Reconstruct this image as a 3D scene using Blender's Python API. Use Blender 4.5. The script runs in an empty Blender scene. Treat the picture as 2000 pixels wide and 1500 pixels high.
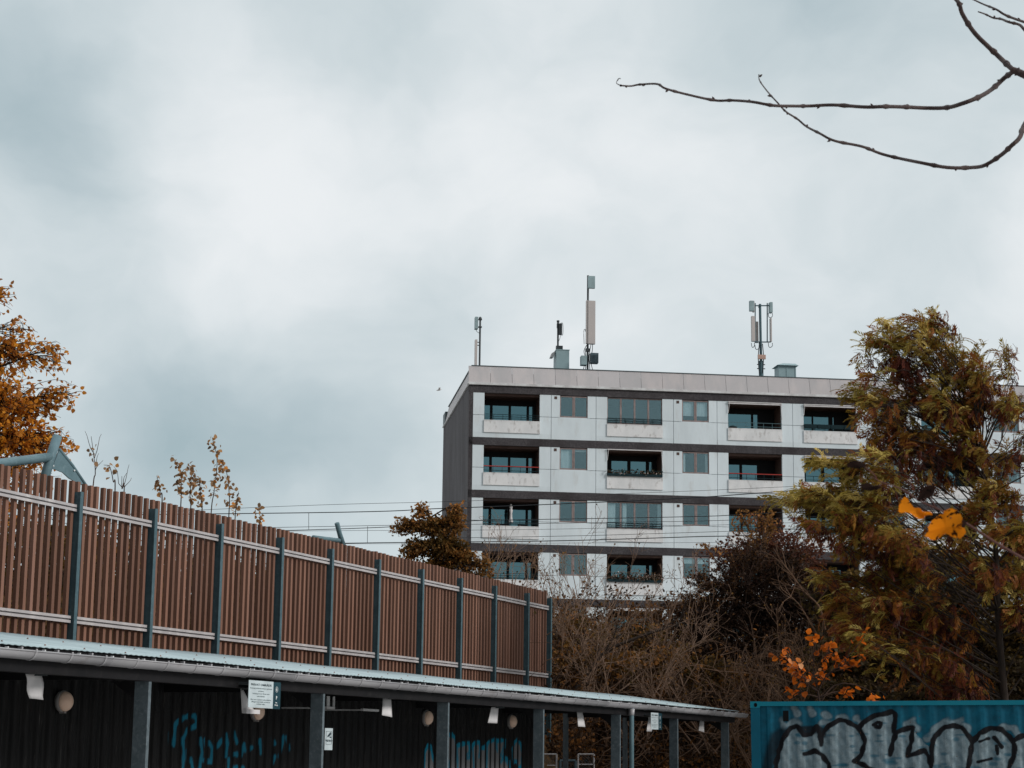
import bpy, math, random
import numpy as np
from mathutils import Matrix, Vector

# ------------------------------------------------------------------ camera
F_PX, PITCH, ROLL, EYE = 3783., .187467, .012121, 1.6
Fw = np.array([0, math.cos(PITCH), math.sin(PITCH)]); _u = np.array([0, -math.sin(PITCH), math.cos(PITCH)]); _x = np.array([1., 0, 0])
CX = math.cos(ROLL)*_x + math.sin(ROLL)*_u; CU = -math.sin(ROLL)*_x + math.cos(ROLL)*_u
EYEP = np.array([0, 0, EYE])
sc = bpy.context.scene
cam = bpy.data.objects.new('camera', bpy.data.cameras.new('camera')); sc.collection.objects.link(cam)
cam.data.sensor_width = 36; cam.data.lens = F_PX/2000*36; cam.data.clip_start = .05; cam.data.clip_end = 5000
_m = Matrix.Identity(4)
for i in range(3):
    _m[i][0] = CX[i]; _m[i][1] = CU[i]; _m[i][2] = -Fw[i]; _m[i][3] = EYEP[i]
cam.matrix_world = _m
sc.camera = cam
cam.data.dof.use_dof = True; cam.data.dof.focus_distance = 70; cam.data.dof.aperture_fstop = 16

def ray(px, py): return (px-1000)/F_PX*CX - (py-750)/F_PX*CU + Fw
def onplane(px, py, n, k):
    d = ray(px, py); return EYEP + (k-EYEP@n)/(d@n)*d
def atY(px, py, Y):
    d = ray(px, py); return EYEP + Y/d[1]*d

# ------------------------------------------------------------------ light
SUN_DIR = np.array([.90, -.40, .52]); SUN_DIR /= np.linalg.norm(SUN_DIR)
SUN_EL = math.asin(SUN_DIR[2]); SUN_ROT = math.atan2(SUN_DIR[0], SUN_DIR[1])
world = bpy.data.worlds.new('World'); sc.world = world; world.use_nodes = True
nt = world.node_tree; nt.nodes.clear(); N = nt.nodes; Lk = nt.links
def wn(t, **kw):
    n = N.new(t)
    for k, v in kw.items(): setattr(n, k, v)
    return n
def wmath(op, a, b=None, c=None, clamp=False):
    n = wn('ShaderNodeMath', operation=op, use_clamp=clamp)
    for i, v in enumerate((a, b, c)):
        if v is None: continue
        if isinstance(v, (int, float)): n.inputs[i].default_value = v
        else: Lk.new(v, n.inputs[i])
    return n.outputs[0]
out = wn('ShaderNodeOutputWorld'); bg = wn('ShaderNodeBackground'); bg.inputs[1].default_value = .1
sky = wn('ShaderNodeTexSky', sky_type='NISHITA', sun_disc=False, sun_elevation=SUN_EL, sun_rotation=SUN_ROT)
tc = wn('ShaderNodeTexCoord'); gen = tc.outputs['Generated']
# soft cloud deck laid out by direction
nz = wn('ShaderNodeTexNoise'); nz.inputs['Scale'].default_value = 9; nz.inputs['Detail'].default_value = 4; nz.inputs['Roughness'].default_value = .5
Lk.new(gen, nz.inputs['Vector'])
vs = wn('ShaderNodeVectorMath', operation='SUBTRACT'); Lk.new(nz.outputs['Color'], vs.inputs[0]); vs.inputs[1].default_value = (.5, .5, .5)
vm = wn('ShaderNodeVectorMath', operation='SCALE'); Lk.new(vs.outputs[0], vm.inputs[0]); vm.inputs['Scale'].default_value = .10
va = wn('ShaderNodeVectorMath', operation='ADD'); Lk.new(gen, va.inputs[0]); Lk.new(vm.outputs[0], va.inputs[1])
vnrm = wn('ShaderNodeVectorMath', operation='NORMALIZE'); Lk.new(va.outputs[0], vnrm.inputs[0])
acc = None
# (px, py, radius px, weight)  weight>0 darker cloud
for px, py, r, w in [(40, 250, 230, .40), (180, 330, 150, .2), (470, 750, 180, .34), (300, 820, 170, .20), (600, 990, 300, .42), (150, 960, 260, .34), (60, 640, 170, .22),
                     (1500, 30, 230, .3), (1900, 60, 260, .26), (1380, 620, 260, .3), (850, 620, 160, .22), (1800, 560, 160, .1), (700, 60, 160, .2), (30, 20, 200, .25),
                     (1050, 350, 330, -.17), (1300, 380, 250, -.1), (380, 500, 150, -.06), (400, 120, 160, -.12)]:
    d = ray(px, py); d = d/np.linalg.norm(d)
    dt = wn('ShaderNodeVectorMath', operation='DOT_PRODUCT'); Lk.new(vnrm.outputs[0], dt.inputs[0]); dt.inputs[1].default_value = tuple(d)
    k = 2/(r/F_PX)**2
    e = wmath('EXPONENT', wmath('MULTIPLY_ADD', dt.outputs['Value'], k, -k))
    acc = wmath('MULTIPLY', e, w) if acc is None else wmath('MULTIPLY_ADD', e, w, acc)
n2 = wn('ShaderNodeTexNoise'); n2.inputs['Scale'].default_value = 7; n2.inputs['Detail'].default_value = 7; n2.inputs['Roughness'].default_value = .52
mp = wn('ShaderNodeMapping'); mp.inputs['Scale'].default_value = (1, 1, 1.6); Lk.new(vnrm.outputs[0], mp.inputs[0]); Lk.new(mp.outputs[0], n2.inputs['Vector'])
dens = wmath('MULTIPLY_ADD', wmath('SUBTRACT', n2.outputs['Fac'], .5), 1.1, acc)
dens = wmath('ADD', dens, .20)
cr = wn('ShaderNodeValToRGB'); Lk.new(dens, cr.inputs[0]); e = cr.color_ramp.elements
cr.color_ramp.interpolation = 'B_SPLINE'
e[0].position = 0; e[0].color = (.88, .905, .92, 1); e[1].position = .95; e[1].color = (.375, .48, .52, 1)
for p_, c_ in ((.25, (.73, .785, .81, 1)), (.5, (.59, .67, .70, 1)), (.72, (.48, .57, .61, 1))):
    q = e.new(p_); q.color = c_
# the deck is brighter overhead, and dimmed behind the camera to darken surfaces facing it
sx = wn('ShaderNodeSeparateXYZ'); Lk.new(gen, sx.inputs[0])
zen = wn('ShaderNodeMapRange'); Lk.new(sx.outputs['Z'], zen.inputs[0]); zen.inputs[1].default_value = .42; zen.inputs[2].default_value = .95; zen.inputs[3].default_value = 10; zen.inputs[4].default_value = 17
back = wn('ShaderNodeMapRange'); Lk.new(sx.outputs['Y'], back.inputs[0]); back.inputs[1].default_value = .3; back.inputs[2].default_value = -.7; back.inputs[3].default_value = 1; back.inputs[4].default_value = .5
sc1 = wn('ShaderNodeVectorMath', operation='SCALE'); Lk.new(cr.outputs[0], sc1.inputs[0]); Lk.new(wmath('MULTIPLY', zen.outputs[0], back.outputs[0]), sc1.inputs['Scale'])
mx = wn('ShaderNodeMix', data_type='RGBA'); mx.inputs['Factor'].default_value = .96
Lk.new(sky.outputs[0], mx.inputs['A']); Lk.new(sc1.outputs[0], mx.inputs['B'])
Lk.new(mx.outputs['Result'], bg.inputs[0]); Lk.new(bg.outputs[0], out.inputs[0])
sd = bpy.data.lights.new('sun', 'SUN'); sd.energy = 2.3; sd.angle = math.radians(18); sd.color = (1, .965, .93)
sun = bpy.data.objects.new('sun', sd); sc.collection.objects.link(sun)
sun.rotation_euler = Vector(tuple(SUN_DIR)).to_track_quat('Z', 'Y').to_euler()
sc.view_settings.view_transform = 'Standard'; sc.view_settings.look = 'None'; sc.view_settings.exposure = 0; sc.view_settings.gamma = 1

# ------------------------------------------------------------------ helpers
R = np.random.RandomState(7)
ORG = {}
def tag(o, label=None, cat=None, group=None, kind=None):
    if label: o['label'] = label
    if cat: o['category'] = cat
    if group: o['group'] = group
    if kind: o['kind'] = kind
    return o
def thing(name, loc, label, cat, group=None):
    o = bpy.data.objects.new(name, None); o.empty_display_size = .2; sc.collection.objects.link(o)
    o.location = tuple(float(v) for v in loc); ORG[o.name] = np.array(loc, float)
    return tag(o, label, cat, group)
def mesh_obj(name, V, Fc, mat, parent=None, smooth=False, attr=None, org=None):
    V = np.asarray(V, float)
    o0 = ORG[parent.name] if parent is not None else (np.array(org, float) if org is not None else np.zeros(3))
    me = bpy.data.meshes.new(name); V = V - o0
    if isinstance(Fc, np.ndarray):
        n, k = Fc.shape
        me.vertices.add(len(V)); me.vertices.foreach_set('co', V.astype(np.float32).ravel())
        me.loops.add(n*k); me.loops.foreach_set('vertex_index', Fc.astype(np.int32).ravel())
        me.polygons.add(n); me.polygons.foreach_set('loop_start', np.arange(0, n*k, k, dtype=np.int32))
        try: me.polygons.foreach_set('loop_total', np.full(n, k, dtype=np.int32))
        except Exception: pass
        me.update(calc_edges=True)
    else:
        me.from_pydata([tuple(v) for v in V], [], Fc); me.update()
    me.validate()
    if smooth: me.shade_smooth()
    if attr is not None:
        for an, av in attr.items():
            av = np.asarray(av, np.float32)
            if av.ndim == 1:
                a = me.attributes.new(an, 'FLOAT', 'POINT'); a.data.foreach_set('value', av)
            else:
                a = me.attributes.new(an, 'FLOAT_COLOR', 'POINT'); a.data.foreach_set('color', av.ravel())
    if mat is not None: me.materials.append(mat)
    o = bpy.data.objects.new(name, me); sc.collection.objects.link(o)
    if parent is not None: o.parent = parent
    elif org is not None: o.location = tuple(o0)
    ORG[o.name] = o0
    return o
def sub(o):                                   # sub-parts keep the thing's origin
    return o
def copy_tree(o, parent=None):
    c = o.copy(); sc.collection.objects.link(c); c.parent = parent; ORG[c.name] = ORG[o.name]
    for ch in list(o.children): copy_tree(ch, c)
    return c
class Fr:
    def __init__(s, a, b, o=(0, 0, 0)):
        s.a = np.array(a, float); s.b = np.array(b, float); s.z = np.cross(s.a, s.b); s.o = np.array(o, float)
    def __call__(s, u, v, w): return s.o + u*s.a + v*s.b + w*s.z
TF, TB = .368917, .128508
FF = Fr((math.sin(TF), math.cos(TF), 0), (-math.cos(TF), math.sin(TF), 0))
BF = Fr((math.cos(TB), math.sin(TB), 0), (-math.sin(TB), math.cos(TB), 0))
WF = Fr((1, 0, 0), (0, 1, 0))
class MB:
    def __init__(s): s.v = []; s.f = []
    def add(s, V, Fc):
        n = len(s.v); s.v.extend([np.asarray(p, float) for p in V]); s.f.extend([tuple(n+i for i in f) for f in Fc])
    def box(s, fr, a0, a1, b0, b1, c0, c1):
        if a0 > a1: a0, a1 = a1, a0
        if b0 > b1: b0, b1 = b1, b0
        if c0 > c1: c0, c1 = c1, c0
        V = [fr(a, b, c) for c in (c0, c1) for b in (b0, b1) for a in (a0, a1)]
        s.add(V, [(0, 2, 3, 1), (4, 5, 7, 6), (0, 1, 5, 4), (1, 3, 7, 5), (3, 2, 6, 7), (2, 0, 4, 6)]); return s
    def prism(s, A, B):                       # two matching rings
        n = len(A); s.add(list(A)+list(B), [tuple(range(n))[::-1], tuple(range(n, 2*n))]+[(i, (i+1) % n, n+(i+1) % n, n+i) for i in range(n)]); return s
    def tube(s, P, r, k=8, caps=True):
        P = np.asarray(P, float); n = len(P); r = np.broadcast_to(np.asarray(r, float), (n,))
        V, Fq = tubes([(P, r)], k); base = len(s.v); s.v.extend(list(V)); s.f.extend([tuple(base+i for i in f) for f in Fq])
        if caps: s.f.append(tuple(base+i for i in range(k))[::-1]); s.f.append(tuple(base+(n-1)*k+i for i in range(k)))
        return s
    def lathe(s, c, axis, prof, k=16):        # prof: (dist along axis, radius)
        ax = np.array(axis, float); ax /= np.linalg.norm(ax); t = np.cross(ax, [0, 0, 1.]) if abs(ax[2]) < .9 else np.cross(ax, [1., 0, 0]); t /= np.linalg.norm(t); w = np.cross(ax, t)
        V = [np.array(c)+ax*h+r*(math.cos(2*math.pi*i/k)*t+math.sin(2*math.pi*i/k)*w) for h, r in prof for i in range(k)]
        m = len(prof); Fc = [(j*k+i, j*k+(i+1) % k, (j+1)*k+(i+1) % k, (j+1)*k+i) for j in range(m-1) for i in range(k)]
        Fc += [tuple(range(k))[::-1], tuple((m-1)*k+i for i in range(k))]
        s.add(V, Fc); return s
    def obj(s, name, mat, parent=None, smooth=False, org=None): return mesh_obj(name, s.v, s.f, mat, parent, smooth, org=org)
def tubes(polys, k=4):
    groups = {}
    for P, r in polys: groups.setdefault(len(P), []).append((P, r))
    VV, QQ, base = [], [], 0
    for n, L in groups.items():
        P = np.array([p for p, _ in L], float); r = np.array([np.broadcast_to(q, (n,)) for _, q in L], float)
        T = np.gradient(P, axis=1); T /= np.linalg.norm(T, axis=2, keepdims=True)+1e-12
        m = T.mean(1); ref = np.where(np.abs(m[:, 2:3]) > .8*np.linalg.norm(m, axis=1, keepdims=True), np.array([[1., 0, 0]]), np.array([[0, 0, 1.]]))
        A = np.cross(T, ref[:, None, :]); A /= np.linalg.norm(A, axis=2, keepdims=True)+1e-12; B = np.cross(T, A)
        th = np.arange(k)*2*math.pi/k
        V = P[:, :, None, :] + r[:, :, None, None]*(np.cos(th)[None, None, :, None]*A[:, :, None, :]+np.sin(th)[None, None, :, None]*B[:, :, None, :])
        idx = np.arange(len(L)*n*k).reshape(len(L), n, k)+base; nx = np.roll(idx, -1, axis=2)
        Q = np.stack([idx[:, :-1], nx[:, :-1], nx[:, 1:], idx[:, 1:]], -1).reshape(-1, 4)
        VV.append(V.reshape(-1, 3)); QQ.append(Q); base += V.shape[0]*n*k
    return np.concatenate(VV), np.concatenate(QQ)
def spline(pts, sub_=6):
    P = np.array(pts, float); P = np.vstack([2*P[0]-P[1], P, 2*P[-1]-P[-2]]); o = []
    for i in range(1, len(P)-2):
        for t in np.linspace(0, 1, sub_, endpoint=False):
            a, b, c, d = P[i-1], P[i], P[i+1], P[i+2]
            o.append(.5*((2*b)+(-a+c)*t+(2*a-5*b+4*c-d)*t*t+(-a+3*b-3*c+d)*t**3))
    o.append(P[-2]); return np.array(o)

# ------------------------------------------------------------------ materials
def newmat(name):
    m = bpy.data.materials.new(name); m.use_nodes = True; n = m.node_tree.nodes; l = m.node_tree.links
    return m, n, l, n['Principled BSDF']
def mat(name, col, rough=.7, metal=0, col2=None, scale=3., stretch=(1, 1, 1), lo=.35, hi=.65, detail=6, bump=0., bscale=40., spec=.14, third=None, tscale=.6, tlo=.5, thi=.7):
    m, n, l, b = newmat(name)
    b.inputs['Roughness'].default_value = rough; b.inputs['Metallic'].default_value = metal; b.inputs['Specular IOR Level'].default_value = spec
    tcn = n.new('ShaderNodeTexCoord'); mpn = n.new('ShaderNodeMapping'); mpn.inputs['Scale'].default_value = stretch; l.new(tcn.outputs['Object'], mpn.inputs[0])
    inf = n.new('ShaderNodeObjectInfo'); vmn = n.new('ShaderNodeVectorMath'); vmn.operation = 'SCALE'; l.new(inf.outputs['Location'], vmn.inputs[0]); vmn.inputs['Scale'].default_value = .37
    l.new(vmn.outputs[0], mpn.inputs['Location'])
    c2 = col2 or tuple(c*.75 for c in col)
    def layer(sc_, lo_, hi_, det):
        t = n.new('ShaderNodeTexNoise'); t.inputs['Scale'].default_value = sc_; t.inputs['Detail'].default_value = det; t.inputs['Roughness'].default_value = .62; l.new(mpn.outputs[0], t.inputs['Vector'])
        r = n.new('ShaderNodeMapRange'); r.inputs[1].default_value = lo_; r.inputs[2].default_value = hi_; l.new(t.outputs['Fac'], r.inputs[0]); return r.outputs[0]
    x = n.new('ShaderNodeMix'); x.data_type = 'RGBA'; x.inputs['A'].default_value = (*col, 1); x.inputs['B'].default_value = (*c2, 1)
    l.new(layer(scale, lo, hi, detail), x.inputs['Factor']); res = x.outputs['Result']
    if third:
        y = n.new('ShaderNodeMix'); y.data_type = 'RGBA'; l.new(res, y.inputs['A']); y.inputs['B'].default_value = (*third, 1); l.new(layer(tscale, tlo, thi, 8), y.inputs['Factor']); res = y.outputs['Result']
    l.new(res, b.inputs['Base Color'])
    if bump:
        t = n.new('ShaderNodeTexNoise'); t.inputs['Scale'].default_value = bscale; t.inputs['Detail'].default_value = 5; l.new(mpn.outputs[0], t.inputs['Vector'])
        bp = n.new('ShaderNodeBump'); bp.inputs['Strength'].default_value = bump; bp.inputs['Distance'].default_value = .02; l.new(t.outputs['Fac'], bp.inputs['Height']); l.new(bp.outputs[0], b.inputs['Normal'])
    return m
def leafmat(name, stops, trans=.35, rough=.6):
    m, n, l, b = newmat(name); n.remove(b); o = n['Material Output']
    at = n.new('ShaderNodeAttribute'); at.attribute_name = 'tint'
    cr_ = n.new('ShaderNodeValToRGB'); l.new(at.outputs['Fac'], cr_.inputs[0]); el = cr_.color_ramp.elements
    while len(el) > 1: el.remove(el[-1])
    el[0].position = stops[0][0]; el[0].color = (*stops[0][1], 1)
    for p, c in stops[1:]: q = el.new(p); q.color = (*c, 1)
    d = n.new('ShaderNodeBsdfDiffuse'); t = n.new('ShaderNodeBsdfTranslucent'); mxs = n.new('ShaderNodeMixShader'); mxs.inputs[0].default_value = trans
    l.new(cr_.outputs[0], d.inputs[0]); l.new(cr_.outputs[0], t.inputs[0]); l.new(d.outputs[0], mxs.inputs[1]); l.new(t.outputs[0], mxs.inputs[2])
    g = n.new('ShaderNodeBsdfGlossy'); g.inputs['Roughness'].default_value = .55; g.inputs[0].default_value = (.8, .9, 1, 1); m2 = n.new('ShaderNodeMixShader'); m2.inputs[0].default_value = .008
    l.new(mxs.outputs[0], m2.inputs[1]); l.new(g.outputs[0], m2.inputs[2]); l.new(m2.outputs[0], o.inputs[0]); return m
def glassmat(name, tint, fac, through=(.5, .6, .62)):
    m, n, l, b = newmat(name); n.remove(b); o = n['Material Output']
    g = n.new('ShaderNodeBsdfGlossy'); g.inputs[0].default_value = (*tint, 1); g.inputs['Roughness'].default_value = .015
    t = n.new('ShaderNodeBsdfTransparent'); t.inputs[0].default_value = (*through, 1); x = n.new('ShaderNodeMixShader'); x.inputs[0].default_value = fac
    l.new(t.outputs[0], x.inputs[1]); l.new(g.outputs[0], x.inputs[2]); l.new(x.outputs[0], o.inputs[0]); return m
def paintmat(name, base, base2, rough=.5, scale=2.5, stretch=(1, 1, 1), third=None, tscale=4., tlo=.6, thi=.8, wear=0.):     # sprayed paint stored as a vertex colour with alpha
    m = mat(name, base, rough, col2=base2, scale=scale, stretch=stretch, bump=.15, third=third, tscale=tscale, tlo=tlo, thi=thi); n = m.node_tree.nodes; l = m.node_tree.links; b = n['Principled BSDF']
    src = b.inputs['Base Color'].links[0].from_socket
    a = n.new('ShaderNodeAttribute'); a.attribute_name = 'paint'; x = n.new('ShaderNodeMix'); x.data_type = 'RGBA'
    l.new(a.outputs['Alpha'], x.inputs['Factor']); l.new(src, x.inputs['A']); l.new(a.outputs['Color'], x.inputs['B']); l.new(x.outputs['Result'], b.inputs['Base Color'])
    if wear:
        tcn = n.new('ShaderNodeTexCoord'); t = n.new('ShaderNodeTexNoise'); t.inputs['Scale'].default_value = 7; t.inputs['Detail'].default_value = 9; t.inputs['Roughness'].default_value = .7; l.new(tcn.outputs['Object'], t.inputs[0])
        q = n.new('ShaderNodeMapRange'); q.inputs[1].default_value = .35; q.inputs[2].default_value = .65; q.inputs[3].default_value = 1-wear; q.inputs[4].default_value = 1+wear*.4; l.new(t.outputs['Fac'], q.inputs[0])
        v = n.new('ShaderNodeVectorMath'); v.operation = 'SCALE'; l.new(x.outputs['Result'], v.inputs[0]); l.new(q.outputs[0], v.inputs['Scale'])
        t2 = n.new('ShaderNodeTexNoise'); t2.inputs['Scale'].default_value = 22; t2.inputs['Detail'].default_value = 6; l.new(tcn.outputs['Object'], t2.inputs[0]); q2 = n.new('ShaderNodeMapRange'); q2.inputs[1].default_value = .70; q2.inputs[2].default_value = .74; l.new(t2.outputs['Fac'], q2.inputs[0])
        y = n.new('ShaderNodeMix'); y.data_type = 'RGBA'; l.new(q2.outputs[0], y.inputs['Factor']); l.new(v.outputs[0], y.inputs['A']); y.inputs['B'].default_value = (.10, .045, .02, 1); l.new(y.outputs['Result'], b.inputs['Base Color'])
    return m

M = dict(
 panel=mat('painted_concrete_panel', (.68, .755, .79), .8, col2=(.58, .645, .675), scale=.7, stretch=(1, 1, .3), third=(.46, .45, .43), tscale=2.2, tlo=.56, thi=.92, bump=.12, bscale=15),
 parapet=mat('balcony_concrete', (.74, .74, .74), .85, col2=(.62, .63, .635), scale=1.6, stretch=(1, 1, .5), third=(.24, .21, .19), tscale=4.2, tlo=.54, thi=.80, bump=.2, bscale=12),
 band=mat('dark_aggregate_concrete', (.050, .047, .050), .9, col2=(.11, .10, .105), scale=14, detail=8, lo=.42, hi=.75, third=(.035, .03, .032), tscale=.9, tlo=.45, thi=.75, bump=.5, bscale=30),
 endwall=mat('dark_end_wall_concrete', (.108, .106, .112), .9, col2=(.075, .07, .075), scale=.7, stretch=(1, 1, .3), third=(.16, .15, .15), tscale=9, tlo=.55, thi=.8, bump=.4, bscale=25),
 cladding=mat('beige_parapet_cladding', (.45, .425, .43), .55, col2=(.40, .39, .395), scale=1.1, stretch=(1, 1, .3), third=(.51, .47, .465), tscale=.9),
 ledge=mat('white_ledge', (.62, .63, .63), .7, col2=(.45, .44, .44), scale=2.2),
 trim=mat('dark_roof_trim', (.09, .12, .13), .5),
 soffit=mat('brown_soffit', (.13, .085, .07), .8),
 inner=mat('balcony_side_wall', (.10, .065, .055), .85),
 darkframe=mat('dark_window_frame', (.012, .012, .014), .5),
 brownframe=mat('brown_window_frame', (.30, .235, .225), .6, col2=(.19, .155, .15), scale=5),
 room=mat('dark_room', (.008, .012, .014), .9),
 curtain=mat('pale_curtain', (.85, .90, .90), .9, col2=(.62, .70, .72), scale=9, stretch=(2, 2, .15)),
 railing=mat('dark_teal_railing', (.012, .03, .036), .4), redrail=mat('red_railing', (.42, .05, .04), .5),
 railing2=mat('pale_teal_railing', (.10, .17, .19), .4),
 white=mat('white_enamel', (.62, .60, .60), .5, col2=(.52, .51, .51), scale=4), grey_box=mat('pale_blue_grey_cabinet', (.27, .37, .39), .45, col2=(.24, .33, .35), scale=1.5),
 galv=mat('galvanised_steel', (.085, .125, .145), .5, metal=.15, col2=(.055, .085, .10), scale=6, third=(.12, .17, .19), tscale=18, tlo=.5, thi=.8),
 galvdark=mat('weathered_teal_steel_post', (.078, .130, .150), .5, col2=(.055, .098, .115), scale=5, third=(.11, .18, .21), tscale=16, tlo=.55, thi=.8),
 steel=mat('dull_grey_steel', (.07, .08, .085), .5, metal=.3), antenna=mat('antenna_housing', (.50, .46, .44), .5, col2=(.46, .43, .42), scale=1), antblue=mat('antenna_housing_bluish', (.30, .40, .42), .5),
 pinkbox=mat('pink_beige_box', (.5, .33, .27), .6),
 slat=mat('brown_composite_slat', (.205, .107, .075), .62, col2=(.16, .082, .057), scale=2.2, stretch=(3, 3, .25), third=(.195, .108, .082), tscale=1.4, bump=.1, bscale=20),
 alu=mat('aluminium_rail', (.46, .43, .43), .45, metal=.2, col2=(.38, .36, .36), scale=2, third=(.55, .52, .51), tscale=5),
 roof=mat('pale_corrugated_roofing', (.36, .445, .465), .5, col2=(.27, .345, .365), scale=2.4, third=(.20, .26, .27), tscale=6, tlo=.62, thi=.82),
 rust=mat('rusty_sheet_edge', (.30, .17, .13), .8, col2=(.10, .05, .04), scale=12),
 gutter=mat('grey_gutter', (.33, .325, .335), .34, spec=.5, col2=(.27, .265, .275), scale=3, stretch=(.4, .4, 1), third=(.16, .13, .12), tscale=5, tlo=.6, thi=.8),
 beam=mat('dark_steel_beam', (.011, .010, .011), .6, col2=(.006, .006, .007), scale=3, third=(.022, .02, .02), tscale=9, tlo=.55, thi=.8),
 shedpost=mat('galvanised_shed_post', (.10, .125, .14), .5, col2=(.07, .09, .10), scale=7, third=(.16, .19, .21), tscale=22, tlo=.5, thi=.8),
 lampglass=mat('peach_lamp_cover', (.97, .70, .54), .35, spec=.3, col2=(.95, .66, .50), scale=3), lampbase=mat('lamp_base', (.33, .31, .30), .5),
 signwhite=mat('pale_sign_face', (.50, .57, .59), .4), signdark=mat('dark_teal_sign_face', (.012, .045, .06), .4), ink=mat('dark_print', (.03, .05, .06), .6), inkgrey=mat('grey_print', (.16, .20, .21), .6), inkwhite=mat('white_print', (.75, .78, .78), .5),
 blue=mat('container_blue_steel', (.003, .095, .15), .42, col2=(.004, .075, .12), scale=1.5, third=(.01, .13, .18), tscale=5, tlo=.6, thi=.8),
 bluelit=mat('container_blue_steel_sunlit', (.007, .165, .225), .4, col2=(.005, .15, .21), scale=2, third=(.05, .05, .04), tscale=7, tlo=.68, thi=.75),  # lighter copy of the blue: sunlight on rail and castings put into the colour
 black=mat('black_hole', (.004, .004, .005), .8),
 bark=mat('grey_brown_bark', (.038, .026, .020), .85, col2=(.02, .015, .012), scale=12, stretch=(1, 1, .3), bump=.5, bscale=30),
 nearbark=mat('smooth_reddish_bark', (.075, .05, .045), .6, col2=(.04, .028, .028), scale=18, third=(.12, .09, .08), tscale=60, tlo=.6, thi=.75, bump=.4, bscale=60),
 twig=mat('pale_twig_bark', (.15, .088, .055), .8, col2=(.08, .045, .028), scale=3), twigpale=mat('pale_bare_twig_bark', (.26, .168, .118), .8, col2=(.14, .088, .06), scale=3), twigdark=mat('dark_twig_bark', (.075, .045, .032), .85, col2=(.035, .022, .018), scale=3), twigred=mat('reddish_twig_bark', (.13, .06, .05), .8, col2=(.08, .04, .035), scale=3),
 wire=mat('dark_cable', (.03, .035, .04), .6), asphalt=mat('pale_concrete_paving', (.40, .39, .38), .9, col2=(.33, .325, .32), scale=8, bump=.3),
 litter=mat('leaf_litter_slope', (.10, .058, .026), .95, col2=(.03, .019, .01), scale=3.5, third=(.19, .095, .035), tscale=5, tlo=.5, thi=.7, bump=1, bscale=9),
 flowers=None)
def per_piece(m, lo, hi):
    n = m.node_tree.nodes; l = m.node_tree.links; b = n['Principled BSDF']; src = b.inputs['Base Color'].links[0].from_socket
    g = n.new('ShaderNodeNewGeometry'); q = n.new('ShaderNodeMapRange'); q.inputs[3].default_value = lo; q.inputs[4].default_value = hi; l.new(g.outputs['Random Per Island'], q.inputs[0])
    v = n.new('ShaderNodeVectorMath'); v.operation = 'SCALE'; l.new(src, v.inputs[0]); l.new(q.outputs[0], v.inputs['Scale']); l.new(v.outputs[0], b.inputs['Base Color'])
per_piece(M['slat'], .70, 1.22); per_piece(M['cladding'], .93, 1.07); per_piece(M['panel'], .95, 1.03); per_piece(M['parapet'], .93, 1.04)
M['glass'] = glassmat('window_glass', (.44, .66, .71), .28, (.93, .97, .98)); M['glass_loggia'] = glassmat('balcony_door_glass', (.23, .46, .53), .62, (.3, .35, .36))

# ------------------------------------------------------------------ setting
def smooth(t): t = np.clip(t, 0, 1); return t*t*(3-2*t)
def ground_h(x, y):
    n = -x*math.cos(TF)+y*math.sin(TF)
    w = np.maximum(smooth((n-13.9)/5.2), smooth((y-46.5)/8.))*4.6
    return w*(1+.05*np.sin(x*1.3+y*.7)) - smooth((y-68)/10.)*3.2
MB().box(WF, -1500, 1500, -1500, 3000, -.5, 0).obj('ground', M['asphalt'])
bpy.data.objects['ground']['kind'] = 'structure'
gx = np.linspace(-70, 90, 200); gy = np.linspace(5, 84, 130); X_, Y_ = np.meshgrid(gx, gy)
Z_ = ground_h(X_, Y_)+R.rand(*X_.shape)*.12-.15
ii = np.arange(X_.size).reshape(X_.shape); Q_ = np.stack([ii[:-1, :-1], ii[:-1, 1:], ii[1:, 1:], ii[1:, :-1]], -1).reshape(-1, 4)
tag(mesh_obj('embankment', np.stack([X_, Y_, Z_], -1).reshape(-1, 3), Q_, M['litter'], smooth=True), kind='structure')

# ------------------------------------------------------------------ apartment building
D0 = 98.0
bld = thing('apartment_building', BF(10.44, D0, 0), 'long grey white concrete apartment block with dark bands and recessed balconies', 'building')
SEG = [('B', 10.646, 14.738), ('W', 14.738, 17.097), ('B', 17.097, 21.211), ('W', 21.211, 23.54), ('B', 23.54, 27.622), ('B', 27.622, 31.703), ('W', 31.703, 34.06), ('B', 34.06, 38.17), ('W', 38.17, 40.53), ('B', 40.53, 44.61), ('B', 44.61, 48.7), ('W', 48.7, 51.06), ('B', 51.06, 55.15)]
S_END = 55.35; STOR = 2.737
DEP = 1.45
core = MB()
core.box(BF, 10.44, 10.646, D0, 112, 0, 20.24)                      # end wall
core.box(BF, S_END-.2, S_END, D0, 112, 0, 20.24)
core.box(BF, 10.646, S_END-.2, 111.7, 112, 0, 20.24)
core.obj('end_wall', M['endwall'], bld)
MB().box(BF, 10.646, S_END-.2, D0+.2, 111.7, 19.95, 20.20).obj('roof', M['trim'], bld)
rooms = MB()
for k in range(7):
    B = 17.505-STOR*k; T = B+2.335
    MB().box(BF, 10.44 if k == 0 else 10.441, S_END, D0-.012, D0+.25, T, T+.40).obj('dark_band', M['band'], bld)
    rooms.box(BF, 10.66, S_END-.22, D0+.26, D0+6, T+.05, T+.35)
MB().box(BF, 10.44, 10.646, D0-.012, D0-.001, 0, 20.239-.4).obj('dark_corner_strip', M['band'], bld)
rooms.box(BF, 10.66, S_END-.22, D0+6, D0+6.2, 0, 20.1)
rooms.obj('floor_slabs', M['room'], bld)
RW = random.Random(4)
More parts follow.
